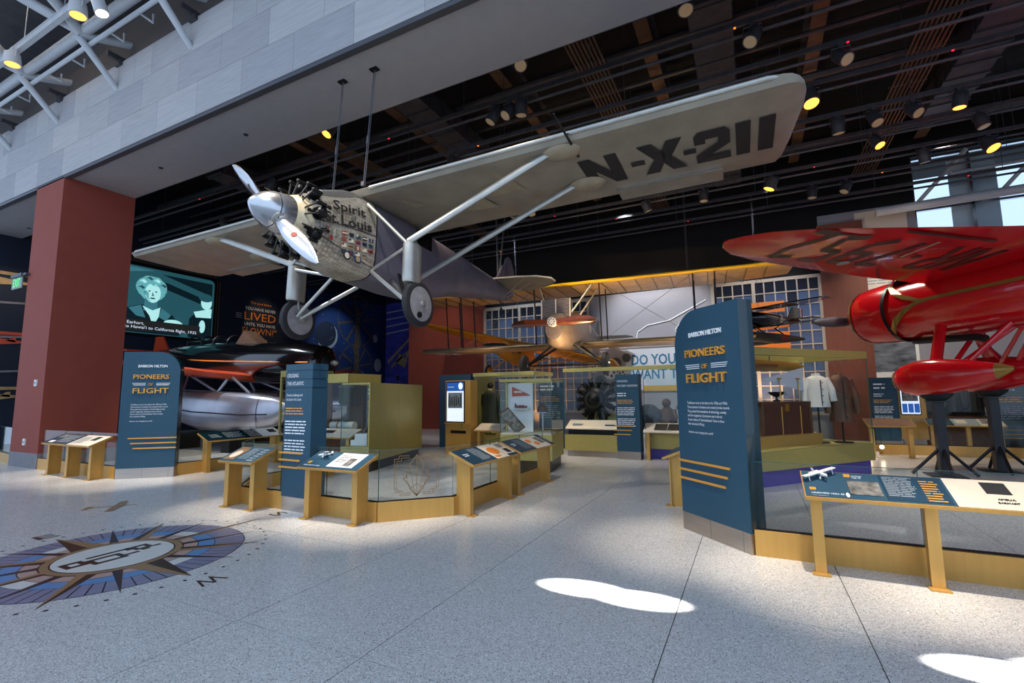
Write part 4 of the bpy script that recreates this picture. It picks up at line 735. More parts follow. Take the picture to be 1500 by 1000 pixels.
# small wall fittings on the pillar
ex = thing('exit_sign', 'green lit EXIT sign projecting from the red pillar', 'sign', (-17.12, 5.30, 4.82), 0)
MB().bx(-.75, -.1, -.05, .05, .13, .22).build('housing', 'steel_mid', ex); MB().bx(-.12, .12, -.03, .2, .14, .2).build('bracket', 'steel_mid', ex); MB().bx(-.75, -.12, -.012, .012, -.18, .13).build('acrylic_plate', 'exit_plate', ex)
text('exit_lettering', 'EXIT', 'exit_green', ex, frame((-.435, -.014, -.13), (1, 0, 0), (0, -1, 0)), .22, .42, .004, 'CENTER')
for lab, x, z in (('small white sensor box on the red pillar at head height', -15.98, 2.08), ('small white socket plate low on the red pillar', -16.3, .62)):
    t = thing('wall_plate', lab, 'wall fitting', (x, 5.36, z)); MB().bx(-.06, .06, -.03, 0, -.08, .08).build('cover', 'white', t); MB().bx(-.03, .03, -.035, -.03, -.03, .03).build('insert', 'grey_print', t)
# ---------------------------------------------------------------- mural wall on the left
def WLF(y, z, d=0.): return frame((-23+d, y, z), (0, 1, 0), (1, 0, 0))
vs = thing('video_screen', 'large teal projected film screen showing two people, high on the navy wall', 'screen', (-22.98, 11.2, 5.8)); VO = Matrix.Translation((22.98, -11.2, -5.8)); SF = VO @ WLF(0, 0, .03)
def sp_(name, m, pts, d): return MB().prism(pts, d, d+.006, lambda a, b, q: (a, b, q), SF).build(name, m, vs)
ell = lambda cx, cz, rx, rz, n=20, a0=0: [(cx+rx*math.cos(2*PI*k/n+a0), cz+rz*math.sin(2*PI*k/n+a0)) for k in range(n)]
sp_('bezel', 'engine_black', rnd_poly(8.45, 13.98, 4.3, 7.42, .3), 0); sp_('picture', 'screen_mid', rnd_poly(8.6, 13.8, 4.42, 7.28, .22), .01)
for (a, b) in ((13.93, 13.95), (14.05, 14.07)): sp_('gold_border', 'etch', [(a, 4.4), (b, 4.4), (b, 7.3), (a, 7.3)], .01)
for z in (7.46, 7.54): sp_('gold_border', 'etch', [(8.5, z), (13.9, z), (13.9, z+.02), (8.5, z+.02)], .01)
sp_('picture_beam', 'screen_dark', [(11.2, 6.9), (13.75, 6.2), (13.75, 5.9), (11.2, 6.6)], .02); sp_('picture_sky', 'screen_teal', [(8.7, 6.6), (11.2, 7.2), (8.7, 7.2)], .02); sp_('picture_shade', 'screen_dark', [(11.5, 7.1), (13.7, 7.1), (13.7, 6.5)], .02)
rr_ = random.Random(5)
sp_('figure_hair', 'screen_hair', [(11.12+(.55+.07*rr_.random())*math.cos(2*PI*k/22), 6.42+(.5+.08*rr_.random())*math.sin(2*PI*k/22)) for k in range(22)], .03)
sp_('figure_coat', 'screen_dark', [(9.6, 4.45), (9.75, 5.15), (10.35, 5.5), (10.8, 5.65), (11.5, 5.6), (12.0, 5.35), (12.3, 4.9), (12.35, 4.45)], .03)
sp_('figure_neck', 'screen_teal', [(10.85, 5.4), (11.4, 5.4), (11.35, 6.0), (10.9, 6.0)], .04); sp_('figure_face', 'screen_light', ell(11.17, 6.2, .30, .42), .05); sp_('figure_cheek_shade', 'screen_hair', [(10.88, 6.3), (11.0, 6.2), (11.02, 5.95), (11.1, 5.8), (10.95, 5.95), (10.88, 6.1)], .055); sp_('figure_ear', 'screen_teal', ell(10.86, 6.15, .05, .09, 10), .055)
sp_('figure_scarf', 'screen_light', [(10.8, 5.6), (11.1, 5.2), (11.25, 4.75), (11.45, 5.2), (11.5, 5.62), (11.2, 5.45)], .045); [sp_('hair_lock', m_, [(x, z), (x+.16, z+.12), (x+.3, z+.02), (x+.2, z-.04), (x+.12, z+.03)], .058) for x, z, m_ in ((10.62, 6.62, 'screen_light'), (10.85, 6.78, 'screen_mid'), (11.15, 6.72, 'screen_light'), (11.4, 6.55, 'screen_mid'), (10.56, 6.35, 'screen_mid'), (10.6, 6.1, 'screen_hair'), (11.42, 6.3, 'screen_hair'), (10.95, 6.55, 'screen_hair'), (11.2, 6.5, 'screen_hair'))]
for x in (11.02, 11.28): sp_('figure_eye', 'screen_dark', ell(x, 6.27, .05, .025, 10), .06)
sp_('figure_mouth', 'screen_dark', ell(11.16, 5.97, .11, .03, 12), .06); sp_('figure_nose', 'screen_teal', [(11.13, 6.25), (11.22, 6.07), (11.12, 6.07)], .06)
for P in ([(10.3, 5.45), (10.75, 5.62), (10.95, 5.1), (10.6, 5.15)], [(11.55, 5.58), (11.95, 5.35), (11.75, 5.05), (11.45, 5.2)]): sp_('figure_collar', 'screen_teal', P, .04)
sp_('second_figure_coat', 'screen_dark', [(12.7, 4.45), (12.72, 5.3), (13.1, 5.75), (13.75, 5.7), (13.75, 4.45)], .03); sp_('second_figure_collar', 'screen_light', [(12.9, 5.65), (13.7, 5.9), (13.7, 5.45), (13.0, 5.4)], .04); sp_('second_figure_head', 'screen_light', ell(13.45, 6.15, .25, .33), .04); sp_('second_figure_hair', 'screen_mid', ell(13.4, 6.38, .32, .2), .05); sp_('second_figure_hand', 'screen_light', ell(13.3, 5.0, .14, .3), .05)
sp_('figure_hand', 'screen_light', ell(12.05, 4.95, .4, .2), .05); sp_('caption_bar', 'screen_caption', [(9.4, 4.48), (13.2, 4.62), (13.2, 5.0), (9.4, 4.98)], .06)
text('caption', "Amelia Earhart,\nfirst solo Hawai'i to California flight, 1935", 'screen_white', vs, SF @ Matrix.Translation((9.65, 4.57, .067)), .34, 3.4, .002)
qt = thing('wall_quotation', 'orange and white quotation lettered on the navy wall right of the film screen', 'lettering', (-22.98, 16.5, 5.6)); QO = Matrix.Translation((22.98, -16.5, -5.6))
for (s, z, h, wd, m) in (('"Do you know', 6.48, .17, 1.25, 'orange_print'), ('YOU HAVE NEVER', 6.18, .16, 1.75, 'white_print'), ('LIVED', 5.66, .4, 1.8, 'orange_print'), ('UNTIL YOU HAVE', 5.36, .16, 1.75, 'white_print'), ('FLOWN?"', 4.94, .34, 1.95, 'orange_print'), ('- Bessie Coleman', 4.65, .1, .85, 'orange_print')):
    text('quotation_line', s, m, qt, QO @ WLF(16.3, z, .02), h, wd, .006, 'CENTER')
for k in range(3):
    for (a, b) in ((14.95, 15.25), (17.4, 17.7)): MB().bx(a, b, 5.72+.1*k, 5.74+.1*k, .02, .03, QO @ WLF(0, 0)).build('rule', 'white_print', qt)
mu = thing('sky_mural', 'blue night-sky mural with a crescent moon and golden clockwork on the left wall', 'mural', (-22.98, 22.4, 0)); MO = Matrix.Translation((22.98, -22.4, 0)); MF = MO @ WLF(0, 0, .03)
def mu_(name, m, pts, d): return MB().prism(pts, d, d+.008, lambda a, b, q: (a, b, q), MF).build(name, m, mu)
mu_('panel', 'mural_blue', [(18.85, 0), (26, 0), (26, 8), (18.85, 8)], 0); mu_('panel_edge', 'glossy_black', [(18.8, 0), (18.85, 0), (18.85, 8), (18.8, 8)], 0)
mu_('moon_dark', 'navy', ell(20.7, 5.4, .85, .85, 32), .012); mu_('moon_crescent', 'grey_print', [(20.7+.85*math.cos(a), 5.4+.85*math.sin(a)) for a in (-PI*.75+PI*1.0*k/16 for k in range(17))]+[(20.62+.80*math.cos(a), 5.5+.80*math.sin(a)) for a in (PI*.22-PI*.95*k/16 for k in range(17))], .022)
mu_('gold_column', 'mural_gold', [(23.0, 3.0), (23.45, 3.0), (23.4, 7.4), (23.05, 7.4)], .012)
for (cy, cz, r) in ((23.2, 6.6, 1.7), (23.2, 3.6, 1.5)):
    for k in range(28): mu_('clockwork_arc', 'mural_gold', [(cy+x_, cz+z_) for x_, z_ in ringseg(r-.09, r, 2*PI*k/28+.02, 2*PI*(k+1)/28-.02, 2)], .014)
    for k in range(8): u_ = (math.cos(PI*k/4+.2), math.sin(PI*k/4+.2)); mu_('clockwork_spoke', 'mural_gold', [(cy+u_[0]*.4-u_[1]*.05, cz+u_[1]*.4+u_[0]*.05), (cy+u_[0]*.4+u_[1]*.05, cz+u_[1]*.4-u_[0]*.05), (cy+u_[0]*r*.95+u_[1]*.08, cz+u_[1]*r*.95-u_[0]*.08), (cy+u_[0]*r*.95-u_[1]*.08, cz+u_[1]*r*.95+u_[0]*.08)], .013)
for k in range(40): q_ = (rr_.uniform(19, 25.8), rr_.uniform(3, 7.8)); mu_('painted_star', 'grey_print', ell(q_[0], q_[1], .03, .03, 6), .02)
for (cy, cz, r) in ((25.2, 3.8, .35), (24.9, 5.6, .22)): mu_('small_moon', 'grey_print', ell(cy, cz, r, r*1.3, 16), .012)
pp = thing('violet_poster', 'tall violet sky poster with a yellow biplane beside the red wall', 'poster', (-21.5, 25.97, 0))
MB().bx(-1.45, 2.4, -.02, 0, 0, 8.2).build('print', 'sky_violet', pp); 
def pp_(n, m, P): MB().prism(P, -.03, -.022, lambda a, b, q: (a, q, b)).build(n, m, pp)
for (n, P) in (('wing_print', [(-1.2, 3.9), (.8, 5.6), (.85, 5.8), (-1.2, 4.15)]), ('fuselage_print', [(-.5, 4.0), (.3, 3.6), (.5, 4.1), (-.2, 4.6)]), ('tail_print', [(.3, 4.0), (.7, 4.6), (.85, 4.9), (.4, 4.5)]), ('wing_print', [(-.9, 3.6), (.9, 4.9), (.95, 5.05), (-.9, 3.8)])): pp_(n, 'linen', P)
pp_('wheel_print', 'rubber', ell(.75, 3.2, .16, .2, 12)); pp_('wheel_print', 'rubber', ell(-.3, 2.9, .16, .2, 12))
for k in range(4): pp_('cloud_streak', 'pennant_blue', [(-1.4, 6.0+.5*k), (2.3, 6.4+.45*k), (2.3, 6.46+.45*k), (-1.4, 6.1+.5*k)])
am = thing('airplane_mural', 'mural of golden airplanes on navy, seen left of the red pillar', 'mural', (-22.98, 7.0, 0)); AO = Matrix.Translation((22.98, -7.0, 0)) @ WLF(0, 0, .02)
for (z, m) in ((5.85, 'linen'), (3.75, 'pennant_red'), (1.85, 'linen')):
    for nm, P in (('wing_print', [(5.6, z+.12), (7.3, z+.18), (7.3, z+.28), (5.6, z+.26)]), ('fuselage_print', [(5.6, z-.2), (6.5, z-.2), (7.2, z-.1), (7.2, z-.02), (6.5, z+.05), (5.6, z+.08)]), ('tail_print', [(6.8, z-.05), (6.95, z+.1), (7.05, z+.1), (7.05, z-.08)])): MB().prism(P, 0, .01, lambda a, b, q: (a, b, q), AO).build(nm, m, am)
for k in range(3): MB().prism([(5.6, 2.5+1.2*k), (7.8, 2.7+1.2*k), (7.8, 2.75+1.2*k), (5.6, 2.6+1.2*k)], 0, .006, lambda a, b, q: (a, b, q), AO).build('cloud_print', 'grey_base', am)

# ---------------------------------------------------------------- windows, banners on the back wall
def grid_window(name, label, x0, x1, z0, z1, cols, rows, posts, y=20.0):
    o = MB().bx(x0, x1, y-.02, y+.01, z0, z1).build(name, 'pane_dark'); struct(o, label)
    gw, gh = (x1-x0)/cols, (z1-z0)/rows
    pm_ = {}
    for m in ('pane_blue', 'pane_dark', 'banner'):
        me = bpy.data.meshes.new('pane'); me.from_pydata(*[[(-gw/2, 0, -gh/2), (gw/2, 0, -gh/2), (gw/2, 0, gh/2), (-gw/2, 0, gh/2), (-gw/2, .01, -gh/2), (gw/2, .01, -gh/2), (gw/2, .01, gh/2), (-gw/2, .01, gh/2)], [], [(0, 1, 2, 3), (7, 6, 5, 4), (0, 4, 5, 1), (1, 5, 6, 2), (2, 6, 7, 3), (3, 7, 4, 0)]]); me.materials.append(MATS[m]); pm_[m] = me
    for c in range(cols):
        for r in range(rows):
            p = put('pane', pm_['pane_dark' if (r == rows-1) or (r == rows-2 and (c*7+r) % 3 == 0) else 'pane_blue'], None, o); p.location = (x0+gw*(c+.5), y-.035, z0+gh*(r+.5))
    for c in range(cols+1):
        wd = .06 if c in posts else .022; MB().bx(x0+gw*c-wd, x0+gw*c+wd, y-(.12 if c in posts else .07), y-.02, z0, z1).build('mullion', 'frame_cream', o)
    for r in range(rows+1): wd = .06 if r in (0, rows) else .02; MB().bx(x0, x1, y-.075, y-.02, z0+gh*r-wd, z0+gh*r+wd).build('glazing_bar', 'frame_cream', o)
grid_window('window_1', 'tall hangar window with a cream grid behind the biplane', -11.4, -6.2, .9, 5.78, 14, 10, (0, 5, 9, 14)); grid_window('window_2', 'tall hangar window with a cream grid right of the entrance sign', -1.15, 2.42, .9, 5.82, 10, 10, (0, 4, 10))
o = MB().bx(5.3, 16, 20.1, 20.12, 6, 9.6).build('window_3', 'glass'); struct(o, 'high daylight window above the red airplane')
for k in range(8): MB().bx(5.3+1.5*k-.04, 5.3+1.5*k+.04, 20.02, 20.16, 6, 9.6).build('mullion', 'alu', o)
for z in (6.1, 7.7, 9.5): MB().bx(5.3, 16, 20.02, 20.16, z-.04, z+.04).build('transom', 'alu', o)
for k in range(7): MB().bx(6.9+1.5*k-.6, 6.9+1.5*k+.6, 20.2, 20.22, 6.3, 9.4).build('blind', 'banner', o) if k % 2 == 0 else None
bt = thing('window_truss', 'white tubular truss in front of the high window above the red airplane', 'truss', (7, 18.9, 7.5), 0)
MB().tube([(-3, 0, 0), (8, 0, .2)], .14, 12).build('chord', 'white_steel', bt, True); MB().tube([(-1, 0, .9), (8, 0, 1.1)], .05, 10).build('chord', 'white_steel', bt, True)
for k in range(4): MB().tube([(-2+2*k, 0, 0), (-.6+2*k, 0, 1.6)], .06, 8).build('web', 'white_steel', bt, True)
bn = thing('question_banner', 'pale banner lettered DO YOU WANT TO on the back wall', 'banner', (-3.2, 19.97, 0)); 
MB().bx(-1.45, 3.0, -.03, 0, 1.8, 3.5).build('panel', 'banner', bn); text('banner_text', 'DO YOU', 'banner_blue', bn, frame((-1.2, -.032, 2.82), (1, 0, 0), (0, -1, 0)), .44, 1.75, .004, bold=.02); text('banner_text', 'WANT TO', 'banner_blue', bn, frame((-1.2, -.032, 2.24), (1, 0, 0), (0, -1, 0)), .42, 2.15, .004, bold=.02)
sw = thing('swirl_mural', 'grey sky mural with pale looping flight trails above the question banner', 'mural', (-3.6, 19.98, 0)); MB().bx(-2.5, 2.4, -.015, 0, 3.55, 5.75).build('panel', 'wall_grey', sw)
MB().tube([(-.6, -.03, 3.7), (-.5, -.03, 4.2), (-.1, -.03, 4.45), (.8, -.03, 4.6), (1.6, -.03, 5.0), (2.2, -.03, 5.3)], .025, 6).build('trail', 'white_print', sw); MB().tube([(1.2, -.03, 3.7), (1.0, -.03, 4.2), (1.3, -.03, 4.6)], .02, 6).build('trail', 'white_print', sw)
gw_ = thing('gear_mural', 'wall display of toothed gears left of the question banner', 'mural', (-5.4, 19.95, 0))
for i, (x, z, r) in enumerate(((-.2, 3.1, .28), (.35, 2.95, .24), (-.6, 2.75, .2), (.8, 3.15, .2), (.1, 2.55, .3), (-.35, 2.2, .26), (.6, 2.45, .22), (.3, 1.9, .3), (-.7, 1.7, .25), (.9, 1.6, .22))):
    P = [(x+(r if k % 2 else r*.86)*math.cos(2*PI*k/32), z+(r if k % 2 else r*.86)*math.sin(2*PI*k/32)) for k in range(32)]; g1 = MB().prism(P, -.04, 0, lambda a, b, q: (a, q, b)).build('gear', 'olive' if i % 2 else 'star_white', gw_)
    for k in range(5): MB().prism(ell(x+r*.5*math.cos(2*PI*k/5), z+r*.5*math.sin(2*PI*k/5), r*.2, r*.2, 10), -.05, -.04, lambda a, b, q: (a, q, b)).build('gear_opening', 'dark_print', g1)
wp = thing('wall_banner', 'white printed banner on the back wall behind the red airplane nose', 'banner', (4.3, 19.96, 0)); MB().bx(-.7, .75, -.02, 0, 4.4, 7.9).build('panel', 'cream', wp); greek('banner_text', 'grey_print', wp, frame((0, -.022, 0), (1, 0, 0), (0, -1, 0)), -.6, .6, 5.3, 5.9, 6, seed=4)
wp2 = thing('cloud_photo', 'black and white cloud photograph on the back wall below the red airplane nose', 'photograph', (4.25, 19.95, 0)); MB().bx(-.75, .75, -.02, 0, 2.0, 3.9).build('mount', 'white', wp2); MB().bx(-.66, .66, -.03, -.02, 2.3, 3.75).build('print', 'cloud_print', wp2)
of = thing('orange_panel', 'bright orange fabric panel hung behind the black racing biplane', 'panel', (.55, 19.6, 3.2)); MB().bx(-.7, .8, -.01, .01, 0, .62).build('lower_sheet', 'orange_print', of); MB().bx(-.6, .7, -.01, .01, 1.35, 1.75).build('upper_sheet', 'orange_print', of); MB().bx(-.62, -.58, 0, .02, .6, 1.36).bx(.66, .7, 0, .02, .6, 1.36).build('hanger', 'steel_mid', of)

# ---------------------------------------------------------------- olive biplane with wooden propeller
jb = thing('olive_biplane', 'olive biplane with wooden propeller and grille radiator hanging nose-on over the aisle', 'airplane', (-5.25, 14.4, 4.0), (0, 0, -PI/2+.07))
def slab_wing(t, name, y0, y1, z, c, mt, dih=0., x0=0., th=.14):
    n = 7; R0 = []
    for k in range(n+1):
        y = y0+(y1-y0)*k/n; e = 1 if 0 < k < n else .75; R0.append(airfoil(x0-(0 if e == 1 else .08), x0-c*e, y, th*e, z+dih*abs(y)))
    return MB().loft(R0).build(name, mt, t, True)
u_ = slab_wing(jb, 'upper_wing', -6.3, 6.55, 1.22, 2.1, 'linen'); MB().tube([(0, -6.2, 1.22), (0, 6.45, 1.22)], .05, 8).build('leading_edge', 'yellow', u_, True)
for k in range(24): MB().bx(-1.9, -.1, -6.1+.52*k, -6.08+.52*k, 1.155, 1.17).build('rib_tape', 'olive', u_)
l_ = slab_wing(jb, 'lower_wing', -5.7, 5.5, -.72, 1.8, 'linen', x0=-.35); MB().tube([(-.35, -5.6, -.70), (-.35, 5.4, -.70)], .06, 8).build('leading_edge', 'olive', l_, True)
for s in (-1, 1):
    S5 = [(-.95+(.5 if k % 2 == 0 else .2)*math.cos(PI*k/5), s*4.85+(.5 if k % 2 == 0 else .2)*math.sin(PI*k/5)) for k in range(10)]
    st_ = MB().prism(S5, -.80, -.785, lambda a, b, q: (a, b, q)).build('star_marking', 'star_white', l_); MB().prism(ell(-.95, s*4.85, .2, .2, 16), -.806, -.8, lambda a, b, q: (a, b, q)).build('star_centre', 'star_red', st_)
    for y in (1.1, 3.9, 4.5):
        for x in (-.2, -1.2): strut((x-.1, s*y, -.68), (x+.1, s*y, 1.2), .035, .6).build('interplane_strut', 'engine_black', jb, True)
    for (ya, yb) in ((1.1, 3.9), (3.9, 1.1)): MB().tube([(-.3, s*ya, -.68), (-.15, s*yb, 1.2)], .006, 4).build('bracing_wire', 'steel_mid', jb)
    strut((.6, s*.35, .15), (-.1, s*.9, 1.2), .03, .7).build('cabane_strut', 'silver', jb, True); strut((-.2, s*.4, .15), (-.9, s*.9, 1.2), .03, .7).build('cabane_strut', 'silver', jb, True)
    strut((.35, s*.35, -.8), (.3, s*1.2, -1.4), .04, .7).build('gear_leg', 'engine_black', jb, True); strut((-.5, s*.35, -.75), (.25, s*1.2, -1.4), .04, .7).build('gear_leg', 'engine_black', jb, True)
    wheel(jb, (.3, s*1.32, -1.42), .36, .14, 'engine_black', holes=False)
MB().tube([(.3, -1.4, -1.42), (.3, 1.4, -1.42)], .03, 8).build('axle', 'engine_black', jb, True)
MB().loft([superring(*q) for q in ((1.3, .26, -.1, -.72, 2.2), (1.1, .36, .05, -.9, 2.4), (.4, .45, .36, -.95, 2.6), (-.8, .47, .42, -.9, 3), (-2.2, .4, .3, -.7, 3), (-4.0, .22, .06, -.45, 3), (-5.1, .08, -.05, -.3, 3))]).build('fuselage', 'jenny_brown', jb, True)
ra = MB().bx(.80, .92, -.48, .42, .0, .56).build('radiator', 'engine_black', jb)
for k in range(14): MB().bx(.92, .94, -.48, .42, .02+.04*k, .035+.04*k).build('radiator_fin', 'grey_base', ra)
for y in (-.48, -.03, .42): MB().bx(.92, .95, y-.012, y+.012, 0, .56).build('radiator_post', 'star_white', ra)
hb = MB().lathe([(.13, 1.3), (.14, 1.48), (.05, 1.5)], 16, axisM((0, 0, -.22), (1, 0, 0))).build('propeller_hub', 'star_white', jb, True)
for k in range(8): MB().lathe([(.018, 1.49), (.018, 1.505)], 8, axisM((0, .09*math.cos(PI*k/4), -.22+.09*math.sin(PI*k/4)), (1, 0, 0))).build('hub_bolt', 'pipe_dark', hb)
for s in (1, -1):
    rr = [[(1.4+.05*math.sin(2*PI*j/10)+s*w_*.35*math.cos(2*PI*j/10), s*q_, -.22+dz+w_*math.cos(2*PI*j/10)) for j in range(10)] for q_, w_, dz in ((.05, .08, 0), (.4, .1, .01), (.8, .13, .02), (1.15, .11, .0), (1.3, .05, -.03))]
    b_ = MB().loft(rr).build('propeller_blade', 'wood_prop', jb, True)
    for k in range(14): MB().ball((1.46, s*(.55+.05*k), -.22-.11+.03*abs(k-5)/9), .014, 6).build('edge_rivet', 'brass', b_)
TPj = [(-4.3, 0), (-4.5, 1.2), (-5.0, 1.4), (-5.3, .6), (-5.2, 0)]
MB().prism(TPj+[(x, -y) for x, y in TPj[-2:0:-1]], -.05, -.01, lambda a, b, q: (a, b, q)).build('tailplane', 'olive', jb); fn2 = MB().prism([(-4.4, 0), (-4.7, .6), (-5.0, .75), (-5.3, .5), (-5.3, -.1)], -.02, .02, lambda a, b, q: (a, q, b)).build('fin', 'olive', jb)
for k, m_ in enumerate(('pane_blue', 'star_white', 'star_red')): MB().bx(-5.02-.1*(k+1), -5.02-.1*k, -.024, .024, 0, .55).build('rudder_stripe', m_, fn2)
for s in (1, -1): MB().ball((-1.6, s*.43, -.1), .16, 12, None, (1, .12, 1)).build('fuselage_emblem', 'star_white', jb, True)
for i, (x, y, lab) in enumerate(((-8.9, 14.6, 'left'), (-1.5, 14.6, 'right'))): cable((x, y, 5.3), (x, y, 8.2), 'thin cable holding the %s side of the olive biplane upper wing' % lab, .006, False)

# ---------------------------------------------------------------- black floatplane
bf = thing('black_floatplane', 'black and orange-red low-wing airplane on silver floats behind the left entrance sign', 'airplane', (-16.6, 11.0, 2.95), (0, .045, .03))
bo = MB().loft([superring(*q) for q in ((4.35, .35, .35, -.40, 2), (4.2, .55, .55, -.6, 2), (3.4, .66, .66, -.7, 2.1), (1.5, .68, .68, -.74, 2.2), (-1, .64, .7, -.72, 2.3), (-3, .46, .6, -.5, 2.2), (-4.8, .14, .45, -.2, 2.2))]).build('fuselage', 'glossy_black', bf, True)
for s in (1, -1): MB().tube([(4.1, s*.58, -.02), (1.5, s*.70, -.02), (-1, s*.655, .0), (-4.5, s*.2, .14)], .028, 6).build('orange_stripe', 'orange_print', bo)
MB().lathe([(.2, 4.3), (.34, 4.4), (.1, 4.55)], 16, axisM((0, 0, 0), (1, 0, 0))).build('engine_front', 'engine_black', bf, True); MB().lathe([(.06, 4.5), (.1, 4.7), (.02, 4.8)], 12, axisM((0, 0, 0), (1, 0, 0))).build('propeller_hub', 'silver', bf, True)
for k, x in enumerate((-2.6, -1.8, -1.1, -.3)): MB().tube([(x, .3*math.cos(PI*j/8), .62+.34*math.sin(PI*j/8)) for j in range(9)], .03, 6).build('canopy_hoop', 'engine_black', bf)
MB().loft([superring(*q) for q in ((-2.7, .28, .8, .55, 2), (-1.0, .3, .88, .55, 2), (.2, .26, .78, .55, 2))]).build('canopy', 'glass', bf, True); MB().prism([(.1, .62), (1.3, .62), (.5, 1.12)], -.25, .25, lambda a, b, q: (a, q, b)).build('windshield', 'leather', bf)
wR = [airfoil(a, b, y, t_, z, bot=.5) for y, a, b, t_, z in ((-4.6, .7, -.7, .10, -.15), (-3.6, 1.0, -1.1, .2, -.25), (-1.8, 1.35, -1.5, .32, -.42), (0, 1.6, -1.8, .4, -.52), (1.8, 1.35, -1.5, .32, -.42), (4.2, .8, -1.0, .2, -.2), (5.8, .2, -.4, .06, -.05))]
MB().loft(wR).build('wing', 'orange_red', bf, True)
MB().prism([(-4.2, .4), (-4.7, 1.0), (-5.2, 1.0), (-5.3, .2)], -.03, .03, lambda a, b, q: (a, q, b)).build('fin', 'orange_red', bf); MB().prism([(-4.0, -1.6), (-4.6, -1.7), (-5.0, 0), (-4.6, 1.7), (-4.0, 1.6), (-3.7, 0)], .3, .36, lambda a, b, q: (a, b, q)).build('tailplane', 'orange_red', bf)
for s in (1, -1):
    f_ = MB().loft([superring(x, w_, zt, zb, 2.6, 20, s*1.35) for x, w_, zt, zb in ((4.3, .06, -1.3, -1.5), (3.9, .3, -1.12, -1.95), (2.8, .44, -1.04, -2.25), (.5, .47, -1.04, -2.3), (-.6, .44, -1.08, -2.1), (-2.4, .28, -1.2, -1.8), (-3.2, .05, -1.35, -1.55))]).build('float', 'float_silver', bf, True)
    for k in range(7): MB().loft([superring(3.4-.9*k-d, .45-.03*abs(k-2.5), -1.035, -2.29+.05*abs(k-2), 2.6, 20, s*1.35) for d in (0, .02)], cap=False).build('float_seam', 'pipe_dark', f_)
    MB().tube([(3.8, s*1.35-.33, -1.62), (2.8, s*1.35-.46, -1.68), (.5, s*1.35-.49, -1.7), (-.6, s*1.35-.46, -1.64)], .02, 6).build('chine_strip', 'pipe_dark', f_)
    MB().bx(-2.6, 3.8, s*1.35-.02, s*1.35+.02, -1.06, -1.02).build('deck_keel', 'pipe_dark', f_)
    for (xa, xb) in ((2.6, 1.2), (1.0, 1.2), (-.8, -1.0), (1.0, -1.0)): strut((xa, s*1.35, -1.07), (xb, s*1.1, -.5), .05, .6).build('float_strut', 'float_silver', bf, True)
for k, x in enumerate((-14.4, -17.2)):
    for s in (1, -1):
        t = thing('float_cradle', 'dark cradle block under the %s end of the %s silver float' % (('front', 'rear')[k], 'far' if s > 0 else 'near'), 'stand', (x, 11+s*1.35, 0), 0, 'float cradles'); MB().bx(-.2, .2, -.4, .4, 0, .5).build('block', 'engine_black', t); MB().bx(-.22, .22, -.45, .45, .5, .58).build('pad', 'rubber', t)

# ---------------------------------------------------------------- yellow monoplane and black racer
ym = thing('yellow_monoplane', 'yellow high-wing monoplane banked behind the olive biplane', 'airplane', (-8.5, 17.6, 3.75), (-.235, -.16, -PI/2+.05))
w_ = slab_wing(ym, 'wing', -5.2, 4.0, .1, 2.0, 'wing_yellow', th=.2); MB().loft([superring(*q) for q in ((1.4, .2, -.25, -.65, 2.2), (1.2, .35, -.1, -.8, 2.5), (0, .4, .1, -.9, 3), (-1.6, .35, .0, -.8, 3), (-3.6, .08, -.2, -.45, 3))] if False else [superring(*q) for q in ((1.2, .25, -.2, -.7, 2.3), (.9, .36, -.1, -.8, 2.6), (0, .4, .08, -.85, 3), (-1.2, .34, .0, -.8, 3), (-2.0, .2, -.2, -.6, 3))]).build('fuselage', 'wing_yellow', ym, True)
for s in (1, -1): strut((-.1, s*.35, -.8), (-.2, s*2.4, .05), .03, .6).build('lift_strut', 'wing_yellow', ym, True); strut((-.9, s*.35, -.8), (-.9, s*2.4, .05), .03, .6).build('lift_strut', 'wing_yellow', ym, True); strut((.2, s*.3, -.8), (.2, s*.8, -1.4), .03).build('gear_leg', 'wing_yellow', ym, True); wheel(ym, (.2, s*.9, -1.4), .25, .12, 'wing_yellow', holes=False)
MB().loft([[(1.3+.02*math.sin(2*PI*j/8), q_, -.5-.25*abs(q_)*q_*0+w2*math.cos(2*PI*j/8)+(.12-.2*abs(q_))*1) for j in range(8)] for q_, w2 in ((-.85, .03), (-.5, .08), (0, .06), (.5, .08), (.85, .03))]).build('propeller', 'engine_black', ym, True); MB().bx(1.15, 1.3, -.5, .5, -.6, -.45).build('engine_cylinders', 'engine_black', ym)
cable((-8.5, 17.7, 3.95), (-8.5, 17.3, 8.2), 'thin cable holding the yellow monoplane', .006, False)
nr = thing('black_racer', 'black racing floatplane numbered 3 with striped rudder behind the right entrance sign', 'airplane', (.34, 17.1, 3.98), (0, 0, PI+.93)); nr.scale = (.7, .7, .7)
MB().loft([superring(*q) for q in ((2.6, .1, .1, -.15, 2), (2.2, .3, .25, -.35, 2.2), (.8, .36, .32, -.42, 2.4), (-.8, .34, .34, -.4, 2.4), (-2.0, .2, .26, -.25, 2.2), (-2.9, .05, .15, -.1, 2))]).build('fuselage', 'glossy_black', nr, True)
slab_wing(nr, 'upper_wing', -3.2, 3.2, .42, 1.1, 'glossy_black', x0=.7, th=.09); slab_wing(nr, 'lower_wing', -2.9, 2.9, -.45, .9, 'glossy_black', x0=.5, th=.08)
fn3 = MB().prism([(-2.1, .2), (-2.5, .75), (-2.9, .8), (-3.0, .0)], -.02, .02, lambda a, b, q: (a, q, b)).build('fin', 'glossy_black', nr)
for k, m_ in enumerate(('pane_blue', 'star_white', 'star_red')): MB().bx(-3.0-.09*(k+1), -3.0-.09*k, -.02, .02, .05, .75).build('rudder_stripe', m_, fn3)
